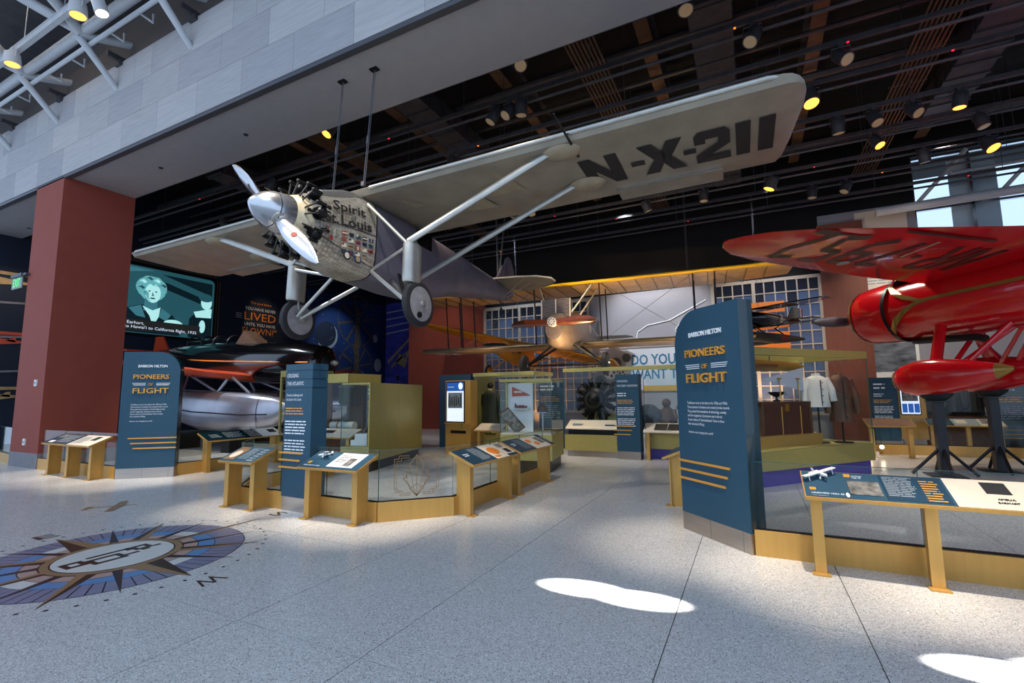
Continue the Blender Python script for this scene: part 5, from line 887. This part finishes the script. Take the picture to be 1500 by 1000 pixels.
MB().prism([(-2.3, -1.1), (-2.8, -1.1), (-2.9, 0), (-2.8, 1.1), (-2.3, 1.1), (-2.1, 0)], .1, .14, lambda a, b, q: (a, b, q)).build('tailplane', 'glossy_black', nr)
for s in (1, -1):
    text('race_number', '3', 'star_white', nr, frame((-.95*1.0+(.0 if s > 0 else -.3), s*.37, -.12), (-s, 0, 0), (0, s, 0)), .38, .24, .004)
    fl_ = MB().loft([superring(x, w2, zt, zb, 2.4, 16, s*.8) for x, w2, zt, zb in ((2.4, .05, -.85, -.95), (1.8, .22, -.75, -1.15), (0, .26, -.75, -1.2), (-1.4, .15, -.8, -1.05), (-2.0, .03, -.85, -.95))]).build('float', 'olive', nr, True); MB().ball((-.2, s*1.05, -.95), .2, 12, None, (1.4, .1, .6)).build('float_emblem', 'star_red', fl_, True)
    for x in (.8, -.5): strut((x, s*.8, -.76), (x, s*.3, -.35), .03, .7).build('float_strut', 'glossy_black', nr, True)
cable((.34, 17.1, 4.3), (.34, 17.3, 8.2), 'thin cable holding the black racing floatplane', .006, False)

# ---------------------------------------------------------------- display cases
def dcase(label, loc, ang, W, D, H, base=(.22, .6), top=.12, toe='engine_black', mbase='gold_lt', posts=True, back=None, closed_right=False):
    t = thing('display_case', label, 'display case', loc, ang, 'gallery display cases')
    MB().bx(.06, W-.06, .06, D-.06, 0, base[0]).build('toe_kick', toe, t); MB().bx(0, W, 0, D, base[0], base[1]).build('base_box', mbase, t)
    if top: MB().bx(-.01, W+.01, -.01, D+.01, H-top, H).build('top_frame', mbase, t) if False else [MB().bx(a, b, c, d, H-top, H).build('top_frame', mbase, t) for a, b, c, d in ((-.01, W+.01, -.01, .10), (-.01, W+.01, D-.1, D+.01), (-.01, .1, .1, D-.1), (W-.1, W+.01, .1, D-.1))]
    for nm, (a, b, c, d) in (('glass_front', (.0, W, .0, .008)), ('glass_side', (0, .008, .01, D)), ('glass_side', (W-.008, W, .01, D))): MB().bx(a, b, c, d, base[1], H-top).build(nm, 'glass', t)
    if back: MB().bx(0, W, D-.03, D, base[1], H-top).build('back_panel', back, t)
    for x in (.0, W-.012): MB().bx(x, x+.012, -.003, .009, base[1], H-top).build('glass_joint', 'glass_edge', t)
    return t
# Atlantic island case: gold sided, rotated
ga = math.atan2(-(-.257), .966)
ic = thing('gold_case', 'tall gold-sided display case with a glass end inside the Atlantic display', 'display case', (-7.54, 8.05, 0), math.atan2(.966, -.257)-PI/2)
# local: y runs back along the long side, x to the right; glass end faces the visitor
MB().bx(-.62, 2.95*0-.06, .08, 2.9, 0, .22).build('toe_kick', 'engine_black', ic); MB().bx(-.68, 0, 0, 3.0, .22, .56).build('base_box', 'gold_lt', ic)
for k in range(2): MB().bx(-.03, 0, .01+1.5*k, 1.495+1.5*k, .56, 1.96).build('side_panel', 'gold_lt', ic)
MB().bx(-.68, -.03, 2.96, 3.0, .56, 1.96).build('back_panel', 'gold_lt', ic); MB().bx(-.68, 0, 0, .03, 1.92, 1.96).bx(-.68, -.65, .03, 3, 1.92, 1.96).build('top_frame', 'gold_lt', ic); MB().bx(-.67, -.03, .004, .012, .56, 1.92).build('glass_end', 'glass', ic); MB().bx(-.68, -.672, .01, 2.96, .56, 1.92).build('glass_side', 'glass', ic); MB().bx(-.685, -.67, 0, .012, .56, 1.92).build('glass_joint', 'glass_edge', ic)
def inner_sign(label, loc, ang, W, z0, z1, seed, m='teal_dark', extra=True):
    t = thing('text_panel', label, 'sign', loc, ang); MB().bx(0, W, 0, .04, z0, z1).build('panel', m, t); H = z1-z0; F = frame((0, -.002, z0), (1, 0, 0), (0, -1, 0))
    greek('heading', 'white_print', t, F, .06*W, .7*W, .84*H, .95*H, 2, seed=seed); greek('lead_text', 'gold_print', t, F, .06*W, .9*W, .66*H, .76*H, 3, seed=seed+1); greek('body_text', 'grey_print', t, F, .06*W, .9*W, .40*H, .62*H, 7, seed=seed+2)
    if extra:
        for k in range(3): MB().bx(0, W*(.8-.05*k), -.012, 0, z0+.22*H-.06*H*k, z0+.23*H-.06*H*k).build('gold_bar', 'gold_print', t)
    MB().bx(.02, W-.02, .045, .07, 0, z0+.05).build('stand', m, t)
    return t
ip = inner_sign('dark text panel seen through the glass end of the gold case', (-9.0, 9.5, 0), .3, .55, .2, 2.0, 31)
wbk = thing('white_block', 'stepped white plinth inside the gold case', 'plinth', (-7.95, 8.3, .56), .26); MB().bx(-.15, .15, -.1, .15, 0, .26).build('upper_step', 'white', wbk); MB().bx(-.25, -.15, -.1, .15, 0, .12).build('lower_step', 'white', wbk); MB().tube([(-.02, 0, .26), (.15, .05, .5)], .02, 8).build('display_rod', 'steel_mid', wbk)
# rope case behind the topic pillar and the canopy case next to it
rc = thing('tall_case', 'tall narrow gold-framed glass case with coiled lines, left of the Atlantic topic pillar', 'display case', (-11.0, 8.45, 0), -.05)
MB().bx(0, .95, 0, .9, .05, .52).build('base_box', 'gold', rc); MB().bx(0, .95, 0, .9, 2.18, 2.34).build('top_box', 'gold_lt', rc); MB().bx(0, .95, .86, .9, .52, 2.18).build('back_panel', 'leather', rc); MB().bx(0, .05, 0, .05, .52, 2.18).build('corner_post', 'gold_lt', rc); MB().bx(.05, .95, .004, .012, .52, 2.18).build('glass_front', 'glass', rc); MB().bx(.94, .95, .01, .86, .52, 2.18).build('glass_side', 'glass', rc)
for k, lab in enumerate(('left', 'right')):
    t = thing('coiled_line', 'brown looped line hanging in the tall narrow case, %s loop' % lab, 'rope', (-10.72+.32*k, 8.8, 1.3), -.05, 'looped lines'); MB().tube([(.12*math.cos(2*PI*j/18), .0, .55*math.sin(2*PI*j/18)) for j in range(17)], .012, 6).build('loop', 'linen', t); MB().tube([(.02, 0, .55), (.02, 0, .8)], .008, 6).build('hook', 'steel_mid', t)
cc = thing('canopy_case', 'open gold canopy case with a green pail right of the Atlantic topic pillar', 'display case', (-9.9, 8.75, 0), -.05)
MB().bx(0, 1.1, 0, 1.0, .05, .82).build('base_box', 'leather', cc); MB().bx(0, 1.15, -.1, 1.0, 2.0, 2.22).build('canopy', 'gold_lt', cc); MB().bx(0, .62, .9, 1.0, .82, 2.0).build('back_panel', 'leather', cc); MB().bx(0, .06, .0, .06, .82, 2.0).build('corner_post', 'gold_lt', cc); MB().bx(.06, 1.1, .0, .008, .82, 2.0).build('glass_front', 'glass', cc)
pa = thing('green_pail', 'green lidded pail hung in the canopy case', 'pail', (-9.52, 9.3, 1.45)); MB().lathe([(.14, 0), (.19, .05), (.2, .42), (.21, .44)], 18).build('body', 'olive_coat', pa, True); MB().lathe([(.21, .44), (.2, .5), (.1, .57), (.001, .59)], 18).build('lid', 'grey_base', pa, True); MB().tube([(-.2, 0, .45), (-.1, 0, .68), (.1, 0, .68), (.2, 0, .45)], .008, 6).build('handle', 'steel_mid', pa); MB().bx(-.3, .3, -.2, .25, -.03, 0).build('shelf_bracket', 'leather', pa)
ro = thing('white_roll', 'white fabric roll lying in the canopy case under the green pail', 'roll', (-9.5, 9.15, .92)); MB().tube([(-.35, 0, 0), (.4, .05, 0)], .1, 14).build('roll', 'jacket_white', ro, True); MB().tube([(-.1, 0, 0), (-.07, 0, 0)], .106, 14).build('strap', 'linen', ro)
reading_rail('pale reading table in front of the canopy case', (-9.75, 8.35, 0), .02, 1.5, (.15, 1.35), [('q', .01, 1.49, .02, .98, 'cream'), ('q', .5, .8, .45, .75, 'dark_print', 'photo_print', .005), ('g', .1, .4, .3, .7, 'grey_print', 5)], zf=.72)

# touch-screen kiosk and its navy wall
kk = thing('touch_kiosk', 'gold kiosk with a lit touch screen in front of a navy panel', 'kiosk', (-7.9, 11.5, 0), -.13)
MB().bx(0, .92, 0, .3, 0, 2.08).build('body', 'gold', kk); sc_ = MB().bx(.04, .72, -.02, 0, .9, 2.05).build('screen_bezel', 'engine_black', kk); F = frame((0, -.022, 0), (1, 0, 0), (0, -1, 0))
quadp('screen_picture', 'screen_white', sc_, F, .07, .69, .93, 2.02); quadp('screen_header', 'screen_blue', sc_, F, .07, .69, 1.78, 2.02, .003); quadp('screen_photo', 'grey_print', sc_, F, .12, .64, 1.3, 1.74, .003); MB().prism(ell(.58, 1.92, .08, .1, 14), .004, .006, lambda a, b, q: (a, b, q), F).build('screen_portrait', 'screen_white', sc_)
text('screen_title', 'Tous Map', 'white_print', sc_, F @ Matrix.Translation((.1, 1.9, .003)), .05, .22, .002) if False else greek('screen_title', 'white_print', sc_, F, .1, .35, 1.88, 1.95, 1, .005); 
for k in range(7): MB().prism([(.13+.07*k, 1.34+.05*(k % 3)), (.17+.07*k, 1.34), (.18+.07*k, 1.66-.06*(k % 2)), (.15+.07*k, 1.7-.05*(k % 3))], .005, .007, lambda a, b, q: (a, b, q), F).build('photo_figure', 'screen_ink', sc_)
MB().bx(.2, .75, -.01, 0, .6, .68).build('speaker_grille', 'engine_black', kk); MB().bx(.5, .62, -.05, 0, .75, .88).build('card_holder', 'gold_lt', kk); MB().bx(0, .92, -.06, 0, .86, .885).build('ledge', 'gold', kk)
kp = thing('navy_panel', 'angled navy display panel with text and small pictures behind the touch kiosk', 'display panel', (-8.6, 12.2, 0), -.13); MB().prism([(0, 0), (1.22, 0), (1.22, .15), (0, .15)], .1, 2.28, lambda a, b, q: (a, b, q)).build('front_wall', 'teal_deep', kp); MB().prism([(0, 0), (-.55, .9), (-.45, .95), (.05, .1)], .1, 2.2, lambda a, b, q: (a, b, q)).build('side_wall', 'navy', kp)
Fk = frame((-.55, .9, 0), (.55, -.9, 0), (-.9, -.55, 0)); greek('side_text', 'white_print', kp, Fk, .15, .9, 1.85, 2.05, 3, .01, 5); greek('side_text', 'gold_print', kp, Fk, .15, .9, 1.6, 1.72, 2, .01, 6)
for k in range(5): quadp('small_picture', ('cream', 'pennant_red', 'grey_print')[k % 3], kp, Fk, .1+.17*k, .22+.17*k, .9+.12*(k % 2), 1.5-.1*(k % 3), .01)
mc = dcase('glass case holding the olive flying suit right of the touch kiosk', (-7.3, 12.05, 0), -.06, 2.0, 1.2, 2.3, (.15, .5), .1, back=None); MB().bx(0, .03, .05, 1.15, .5, 2.2).build('end_panel', 'gold_lt', mc)
def torso(name, label, loc, ang, m, H, wd=.24, length=.62, collar=None, pole=True, head=None):
    t = thing(name, label, 'garment', loc, ang)
    rings = []
    for z, w2, d in ((0, wd*1.08, .17), (length*.35, wd*.95, .15), (length*.6, wd*.98, .155), (length*.85, wd*1.0, .15), (length*.95, wd*.72, .11), (length, .08, .08)): rings.append([(w2*math.cos(2*PI*k/20), d*math.sin(2*PI*k/20), H+z) for k in range(20)])
    b_ = MB().loft(rings).build('body', m, t, True)
    for s in (1, -1): MB().tube([(s*wd*.8, 0, H+length*.9), (s*wd*1.25, -.02, H+length*.55), (s*wd*1.32, -.06, H+length*.18)], [.075, .075, .06], 12).build('sleeve', m, t, True)
    MB().bx(-.006, .006, -.175, -.15, H+.02, H+length*.85).build('front_seam', 'dark_print', t)
    for k in range(4): MB().ball((.03, -.165, H+.1+.13*k), .012, 6).build('button', 'dark_print', t)
    MB().lathe([(.09, H+length*.96), (.07, H+length+.05)], 14).build('collar', collar or m, t, True)
    if pole: MB().tube([(0, 0, .02), (0, 0, H+.1)], .018, 8).build('pole', 'engine_black', t); MB().lathe([(.16, 0), (.16, .02)], 16).build('foot', 'engine_black', t)
    if head: MB().ball((0, 0, H+length+.14), .095, 12).build('head_form', head, t, True)
    return t
torso('flying_suit', 'dark olive flying suit with fur collar in the case right of the touch kiosk', (-6.98, 12.5, .5), 0, 'olive_coat', .25, .27, 1.05, 'linen', True, 'engine_black')
reading_rail('pale reading table in front of the olive flying suit', (-6.9, 11.6, 0), 0, 1.3, (.1, 1.2), [('q', .01, 1.29, .02, .98, 'cream'), ('q', .85, 1.15, .2, .8, 'dark_print', 'photo_print', .005), ('g', .4, .7, .4, .7, 'grey_print', 3)])
# mid-aisle case with the white back panel
m2 = dcase('low glass case with a white panel of pennants beside the aisle', (-4.98, 9.35, 0), .18, 1.15, 1.35, 2.0, (.25, .8), .06); MB().bx(.02, .62, .5, .53, .62, 1.92).build('white_panel', 'white', m2); MB().bx(-.01, .03, .45, .58, .62, 1.95).build('panel_post', 'gold_lt', m2)
MB().prism([(-.0, .0), (1.15, .0), (1.15, .45), (0, .45)], .8, .83, lambda a, b, q: (a, b, q)).build('slanted_deck', 'cream', m2)
def m2w(x, y, z): return tuple(m2.matrix_basis @ Vector((x, y, z)))
t = thing('felt_pennant', 'orange-red felt pennant pinned to the white panel in the aisle case', 'pennant', m2w(.14, .48, 1.62), .18); MB().prism([(0, .0), (.0, .22), (.44, .02)], -.012, 0, lambda a, b, q: (a, q, b)).build('felt', 'pennant_red', t); MB().bx(-.02, 0, -.014, 0, -.02, .24).build('edge_band', 'white', t); MB().bx(.05, .24, -.016, -.012, .08, .12).build('stitched_stripe', 'cream', t)
t = thing('toy_airplane', 'small red toy airplane on a shelf below the felt pennant', 'toy', m2w(.36, .42, 1.36), .18); MB().bx(-.14, .14, -.03, .03, .0, .045).build('fuselage', 'star_red', t); MB().bx(-.04, .06, -.13, .13, .045, .06).build('wing', 'star_red', t); MB().prism([(-.14, .04), (-.14, .12), (-.08, .04)], -.006, .006, lambda a, b, q: (a, q, b)).build('fin', 'engine_black', t); MB().bx(-.2, .2, -.1, .06, -.03, -.01).build('shelf', 'white', t)
t = thing('picture_tray', 'tilted framed picture board below the toy airplane', 'picture', m2w(.38, .3, .86), .18); Tm = Matrix.Rotation(-.6, 4, 'Y') @ Matrix.Rotation(.5, 4, 'X'); MB().bx(-.13, .13, 0, .03, 0, .62, Tm).build('frame', 'leather', t); MB().bx(-.11, .11, -.006, 0, .03, .59, Tm).build('picture', 'photo_grey', t)
t = thing('aviator_hat', 'brown aviator hat on a stand in the aisle case', 'hat', m2w(.8, .7, .83)); MB().tube([(0, 0, 0), (0, 0, .42)], .012, 8).build('stand', 'white', t); MB().lathe([(.13, .40), (.13, .46), (.1, .55), (.04, .6), (.001, .61)], 16).build('crown', 'leather', t, True); MB().bx(-.15, .15, -.2, -.1, .41, .43).build('brim', 'pennant_blue', t)

# military aviation cases with the black radial engine
me_ = thing('military_case', 'long gold-based glass case with the black radial engine left of the military pillar', 'display case', (-4.62, 12.4, 0), 0)
MB().bx(.06, 1.45, .05, 1.5, 0, .16).build('toe_kick', 'brushed', me_); MB().bx(0, 1.46, 0, 1.6, .16, .58).build('base_box', 'gold_lt', me_); MB().bx(.1, 1.46, .03, .06, .58, .74).build('recess_strip', 'engine_black', me_)
MB().prism([(-.02, .72), (-.02, .75), (.42, .95), (.42, .92)], .03, 1.46, lambda a, b, q: (q, a, b)).build('slanted_deck', 'cream', me_); MB().bx(-.01, 5.6, -.01, .09, 2.26, 2.36).build('top_bar', 'gold_lt', me_)
for k, x in enumerate((0, 2.15)): MB().bx(x, x+1.46, .02, .028, .95, 2.26).build('glass_front', 'glass', me_); MB().bx(x, x+.012, .015, .03, .75, 2.26).build('glass_joint', 'glass_edge', me_)
for k in range(2): MB().bx(1.1-.9*k, 1.36-.9*k, .1, .3, .82+.02*k, .845+.02*k).build('caption_plate', 'teal_dark' if k == 0 else 'grey_print', me_)
MB().bx(.25, 1.46, 1.0, 1.5, .58, 1.1).build('engine_plinth', 'gold_lt', me_)
re_ = thing('radial_engine', 'large black radial engine with many cylinders in the case left of the military pillar', 'engine', (-3.98, 13.25, 1.5), 0)
AE = axisM((0, 0, 0), (0, -1, 0)); MB().lathe([(.3, -.2), (.34, -.1), (.34, .12), (.22, .22), (.12, .3), (.05, .36)], 24, AE).build('crankcase', 'engine_black', re_, True); MB().lathe([(.24, .18), (.25, .24), (.2, .25)], 24, AE).build('gear_ring', 'pipe_dark', re_, True); MB().lathe([(.03, .3), (.03, .5)], 12, AE).build('propeller_shaft', 'pipe_dark', re_)
for k in range(14):
    A = AE @ rotz(2*PI*k/14); C_ = A @ Matrix.Translation((.28, 0, .02-.1*(k % 2))) @ Matrix.Rotation(PI/2, 4, 'Y'); prof = [(.06, 0)]
    for j in range(7): prof += [(.078, .03+.03*j), (.058, .045+.03*j)]
    cy = MB().lathe(prof+[(.06, .26), (.045, .31)], 10, C_).build('cylinder', 'engine_black', re_)
    for s in (1, -1): MB().tube([(.3, s*.03, .16), (.54, s*.05, .1)], .01, 5, A).build('pushrod', 'pipe_dark', cy); MB().ball((.58, s*.05, .03-.08*(k % 2)), .035, 6, A).build('rocker_cover', 'engine_black', cy)
for s in (1, -1): MB().tube([(s*.2, .1, -.2), (s*.32, .1, -.92)], .04, 8).build('stand_leg', 'engine_black', re_)
m3 = thing('military_case', 'gold-based case with engine cutaways right of the military pillar', 'display case', (-2.52, 12.42, 0), 0)
MB().bx(.05, 2.6, .3, 1.5, 0, .25).build('toe_kick', 'purple', m3); MB().bx(0, 2.62, .25, 1.6, .25, .66).build('base_box', 'gold_lt', m3); MB().bx(0, 2.62, .2, 1.5, .66, .72).build('red_deck', 'star_red', m3); MB().prism([(-.12, .68), (-.12, .71), (.32, .9), (.32, .87)], .02, 2.6, lambda a, b, q: (q, a, b)).build('slanted_deck', 'cream', m3); MB().bx(.08, .16, -.05, .05, 0, .72).build('front_post', 'gold', m3)
for (a, b) in ((.28, .58), (.6, .95)): MB().prism([(-.06, .745), (-.06, .75), (.24, .88), (.24, .875)], a, b, lambda x, y, q: (q, x, y)).build('caption_plate', 'teal_dark', m3)
MB().bx(.1, 2.6, .26, .268, .9, 2.26).build('glass_front', 'glass', m3)
t = thing('engine_cutaway', 'round grey cutaway engine block right of the military pillar', 'engine', (-2.5, 13.2, 1.05)); AE2 = axisM((0, 0, 0), (0, -1, 0)); MB().lathe([(.3, -.15), (.33, 0), (.3, .15), (.1, .18)], 20, AE2).build('drum', 'steel_dark', t, True)
for k in range(10): MB().box((.24, 0, .16), (.09, .06, .08), AE2 @ rotz(2*PI*k/10)).build('bolt_boss', 'steel_mid', t)
MB().bx(-.2, .2, -.2, .2, -.33, -.28).build('base', 'star_red', t)
t = thing('mechanic_figure', 'crouching brown mechanic figure beside the cutaway engine', 'figure', (-2.05, 13.35, .72)); MB().loft([[(w2*math.cos(2*PI*k/14), d*math.sin(2*PI*k/14)+oy, z) for k in range(14)] for z, w2, d, oy in ((0, .28, .24, 0), (.25, .24, .2, 0), (.45, .2, .15, -.04), (.58, .08, .08, -.06))]).build('body', 'leather', t, True); MB().ball((0, -.1, .68), .12, 10).build('head', 'leather', t, True)
for s in (1, -1): MB().tube([(s*.18, -.05, .48), (s*.25, -.22, .3), (s*.12, -.35, .2)], [.06, .055, .04], 8).build('arm', 'leather', t, True)
t = thing('gun_mount', 'dark tripod machine on the red deck near the right entrance sign', 'machine', (-1.5, 13.3, .72)); MB().bx(-.3, .3, -.05, .05, .5, .6).build('barrel', 'steel_dark', t); MB().bx(-.12, .12, -.1, .1, .42, .5).build('cradle', 'steel_dark', t)
for k in range(3): MB().tube([(0, 0, .42), (.25*math.cos(2*PI*k/3), .25*math.sin(2*PI*k/3), 0)], .02, 6).build('leg', 'steel_dark', t)
t = thing('yellow_beam', 'long yellow propeller blank mounted on the wall behind the military case', 'display bar', (-3.6, 18.2, 1.75)); MB().bx(0, 3.6, 0, .1, 0, .2).build('bar', 'yellow', t); MB().bx(1.7, 1.9, -.04, 0, -.03, .23).build('clamp', 'engine_black', t)
t = thing('ship_print', 'blue-grey warship print on the wall behind the crouching figure', 'picture', (-2.1, 19.9, .6)); MB().bx(0, 1.5, 0, .03, 0, .9).build('print', 'pane_blue', t); MB().prism([(.1, .2), (1.4, .35), (1.3, .6), (.2, .45)], -.01, 0, lambda a, b, q: (a, q, b)).build('ship_shape', 'steel_dark', t)
inner_sign('blue-teal topic panel seen behind the aisle case left of the radial engine', (-6.1, 14.1, 0), 0, .85, .15, 2.1, 51, 'teal_deep')
# diagonal glass case right of the entrance sign
dd = math.atan2(2.56, 2.10)
dc = dcase('long glass case with gold top rail, jackets and pennant behind right entrance sign', (.05, 9.44, 0), dd, 3.3, 1.35, 2.46, (.28, .62), .14, 'purple')
def dcw(x, y, z): return tuple(dc.matrix_basis @ Vector((x, y, z)))
MB().bx(.1, 2.35, .4, 1.2, .62, .82).build('raised_plinth', 'gold', dc)
t = thing('trunk', 'dark brown leather trunk inside the long jacket case', 'trunk', dcw(1.5, .8, .82), dd); MB().bx(-.72, .72, -.28, .28, 0, .55).build('body', 'trunk_brown', t); MB().bx(-.73, .73, -.29, .29, .55, .64).build('lid', 'trunk_brown', t); MB().bx(-.05, .05, -.30, -.28, .45, .6).build('latch', 'brass', t)
for x in (-.7, .7): MB().bx(x-.03, x+.03, -.295, .295, 0, .64).build('corner_strap', 'leather', t)
t = thing('blue_pennant', 'pale blue triangular pennant on two brass rods inside the jacket case', 'pennant', dcw(1.0, .55, .62), dd); MB().prism([(-.08, 1.28), (1.08, 1.52), (1.08, 1.04)], -.01, .0, lambda a, b, q: (a, q, b)).build('cloth', 'pennant_blue', t)
for x in (.35, .9): MB().tube([(x, -.03, 0), (x, -.03, 1.3)], .01, 6).build('rod', 'brass', t); MB().bx(x-.05, x+.05, -.04, -.01, 1.28, 1.31).build('clip', 'brass', t)
t = thing('silver_cup', 'small silver trophy bowl standing on the brown trunk', 'trophy', dcw(1.6, .8, 1.46)); MB().lathe([(.07, 0), (.07, .02), (.02, .05), (.02, .09), (.12, .14), (.15, .19), (.14, .2)], 16).build('bowl', 'pipe_dark', t, True); MB().tube([(-.15, 0, .18), (-.2, 0, .15), (-.13, 0, .13)], .008, 6).build('handle', 'pipe_dark', t); MB().tube([(.15, 0, .18), (.2, 0, .15), (.13, 0, .13)], .008, 6).build('handle', 'pipe_dark', t)
t = thing('portrait_frame', 'dark framed portrait at the left end of the jacket case', 'picture', dcw(.95, 1.0, 1.46), dd); MB().bx(-.2, .2, 0, .03, 0, .55).build('frame', 'engine_black', t); MB().bx(-.16, .16, -.006, 0, .04, .51).build('portrait', 'photo_grey', t); MB().ball((0, -.008, .34), .07, 10, None, (1, .05, 1.3)).build('portrait_head', 'grey_print', t)
torso('white_jacket', 'white short jacket on a stand inside the long case', dcw(2.42, .5, .62), dd-.5, 'jacket_white', .72, .22, .64); torso('leather_coat', 'long brown leather coat on a stand at the right end of the long case', dcw(2.84, .3, .62), dd-.6, 'leather', .42, .21, .95)
t = thing('brass_propeller', 'long bronze propeller blade hung under the gold rail of the jacket case', 'propeller', dcw(.6, .9, 2.2), dd); MB().loft([[(x, .03*math.sin(2*PI*j/10), h*math.cos(2*PI*j/10)) for j in range(10)] for x, h in ((0, .1), (.6, .12), (1.4, .1), (1.9, .08), (2.05, .01))]).build('blade', 'vega_gold', t, True); MB().bx(.1, 1.2, -.035, -.03, -.03, .03).build('name_strip', 'leather', t); MB().tube([(1.0, 0, .1), (1.0, 0, .2)], .01, 6).build('hanger', 'steel_mid', t)
for i, (x, m) in enumerate(((2.15, 'photo_grey'), (2.45, 'cream'))):
    t = thing('small_print', 'small %s card propped by the jacket stands' % ('grey', 'cream')[i], 'card', dcw(x, .6, .62), dd); MB().bx(-.1, .1, 0, .02, 0, .22, Matrix.Rotation(-.3, 4, 'X')).build('card', m, t); MB().bx(-.07, .07, -.004, 0, .05, .17, Matrix.Rotation(-.3, 4, 'X')).build('print', 'pennant_red', t)
# far right end
t0 = topic_pillar((3.2, 17.6, 0), 0, 'dark teal topic pillar behind the red airplane nose', ['BREAKING', 'NEW HEIGHTS'] if False else [], seed=71, H=2.05)
greek('title', 'white_print', t0, face(), .05, .4, 1.72, 1.94, 2, .004, 77)
k2 = thing('touch_kiosk', 'gold kiosk with a lit blue and white screen under the red wheel spat', 'kiosk', (3.84, 17.7, 0), 0); MB().bx(0, .62, 0, .2, .25, 2.0).build('body', 'gold', k2); s2 = MB().bx(.03, .5, -.02, 0, .95, 1.92).build('screen_bezel', 'engine_black', k2); quadp('screen_picture', 'screen_white', s2, frame((0, -.022, 0), (1, 0, 0), (0, -1, 0)), .05, .48, .98, 1.9)
F2 = frame((0, -.024, 0), (1, 0, 0), (0, -1, 0)); quadp('screen_photo', 'photo_grey', s2, F2, .08, .45, 1.35, 1.8, .003)
for k in range(3): quadp('screen_tile', 'screen_blue', s2, F2, .07+.14*k, .19+.14*k, 1.02, 1.28, .003)
MB().bx(.05, .57, .03, .17, 0, .25).build('metal_base', 'brushed', k2)
inner_sign('tall dark green text panel at the right edge behind the red airplane', (5.75, 17.3, 0), 0, .75, .2, 1.9, 81, 'teal_dark')
reading_rail('long reading rail with photos in front of the dark suits under the red airplane', (4.3, 17.2, 0), 0, 1.6, (.1, .85, 1.5), [('q', .01, .55, .02, .98, 'teal_dark'), ('q', .55, 1.1, .02, .98, 'grey_print'), ('q', .62, .85, .3, .8, 'cream', 'photo_print', .005), ('q', 1.1, 1.59, .02, .98, 'cream'), ('q', 1.15, 1.35, .3, .9, 'photo_grey', 'photo_print', .005)])
s3 = dcase('dark back-lit case of flying suits behind the red airplane stands', (4.5, 18.0, 0), 0, 1.6, .9, 2.2, (.1, .9), .1, mbase='leather', back='black')
for i, lab in enumerate(('left', 'middle', 'right')): torso('dark_suit', 'dark brown flying suit in the far case, %s of three' % lab, (4.82+.48*i, 18.5, .9), 0, 'olive', .12, .17, .75)
reading_rail('gold reading rail end in front of the dark topic pillar at the back right', (2.55, 15.1, 0), .1, 1.0, (.1, .9), [('q', .01, .99, .02, .98, 'leather')], zf=.78); reading_rail('gold reading rail cut by the right edge of the view behind the barrier', (5.75, 15.5, 0), 0, 1.4, (.1, 1.3), [('q', .01, 1.39, .02, .98, 'teal_dark')], zf=.78)
fx = thing('floor_uplight', 'pair of small lit floor uplights by the jacket case', 'light', (2.75, 15.2, 0)); MB().bx(-.05, .05, -.04, .04, 0, .12).build('box', 'white', fx)
for s in (-.1, .12): MB().ball((s, 0, .24), .05, 8).build('bulb', 'lens_white', fx); MB().tube([(0, 0, .1), (s, 0, .22)], .01, 5).build('arm', 'steel_mid', fx)
flush_text()
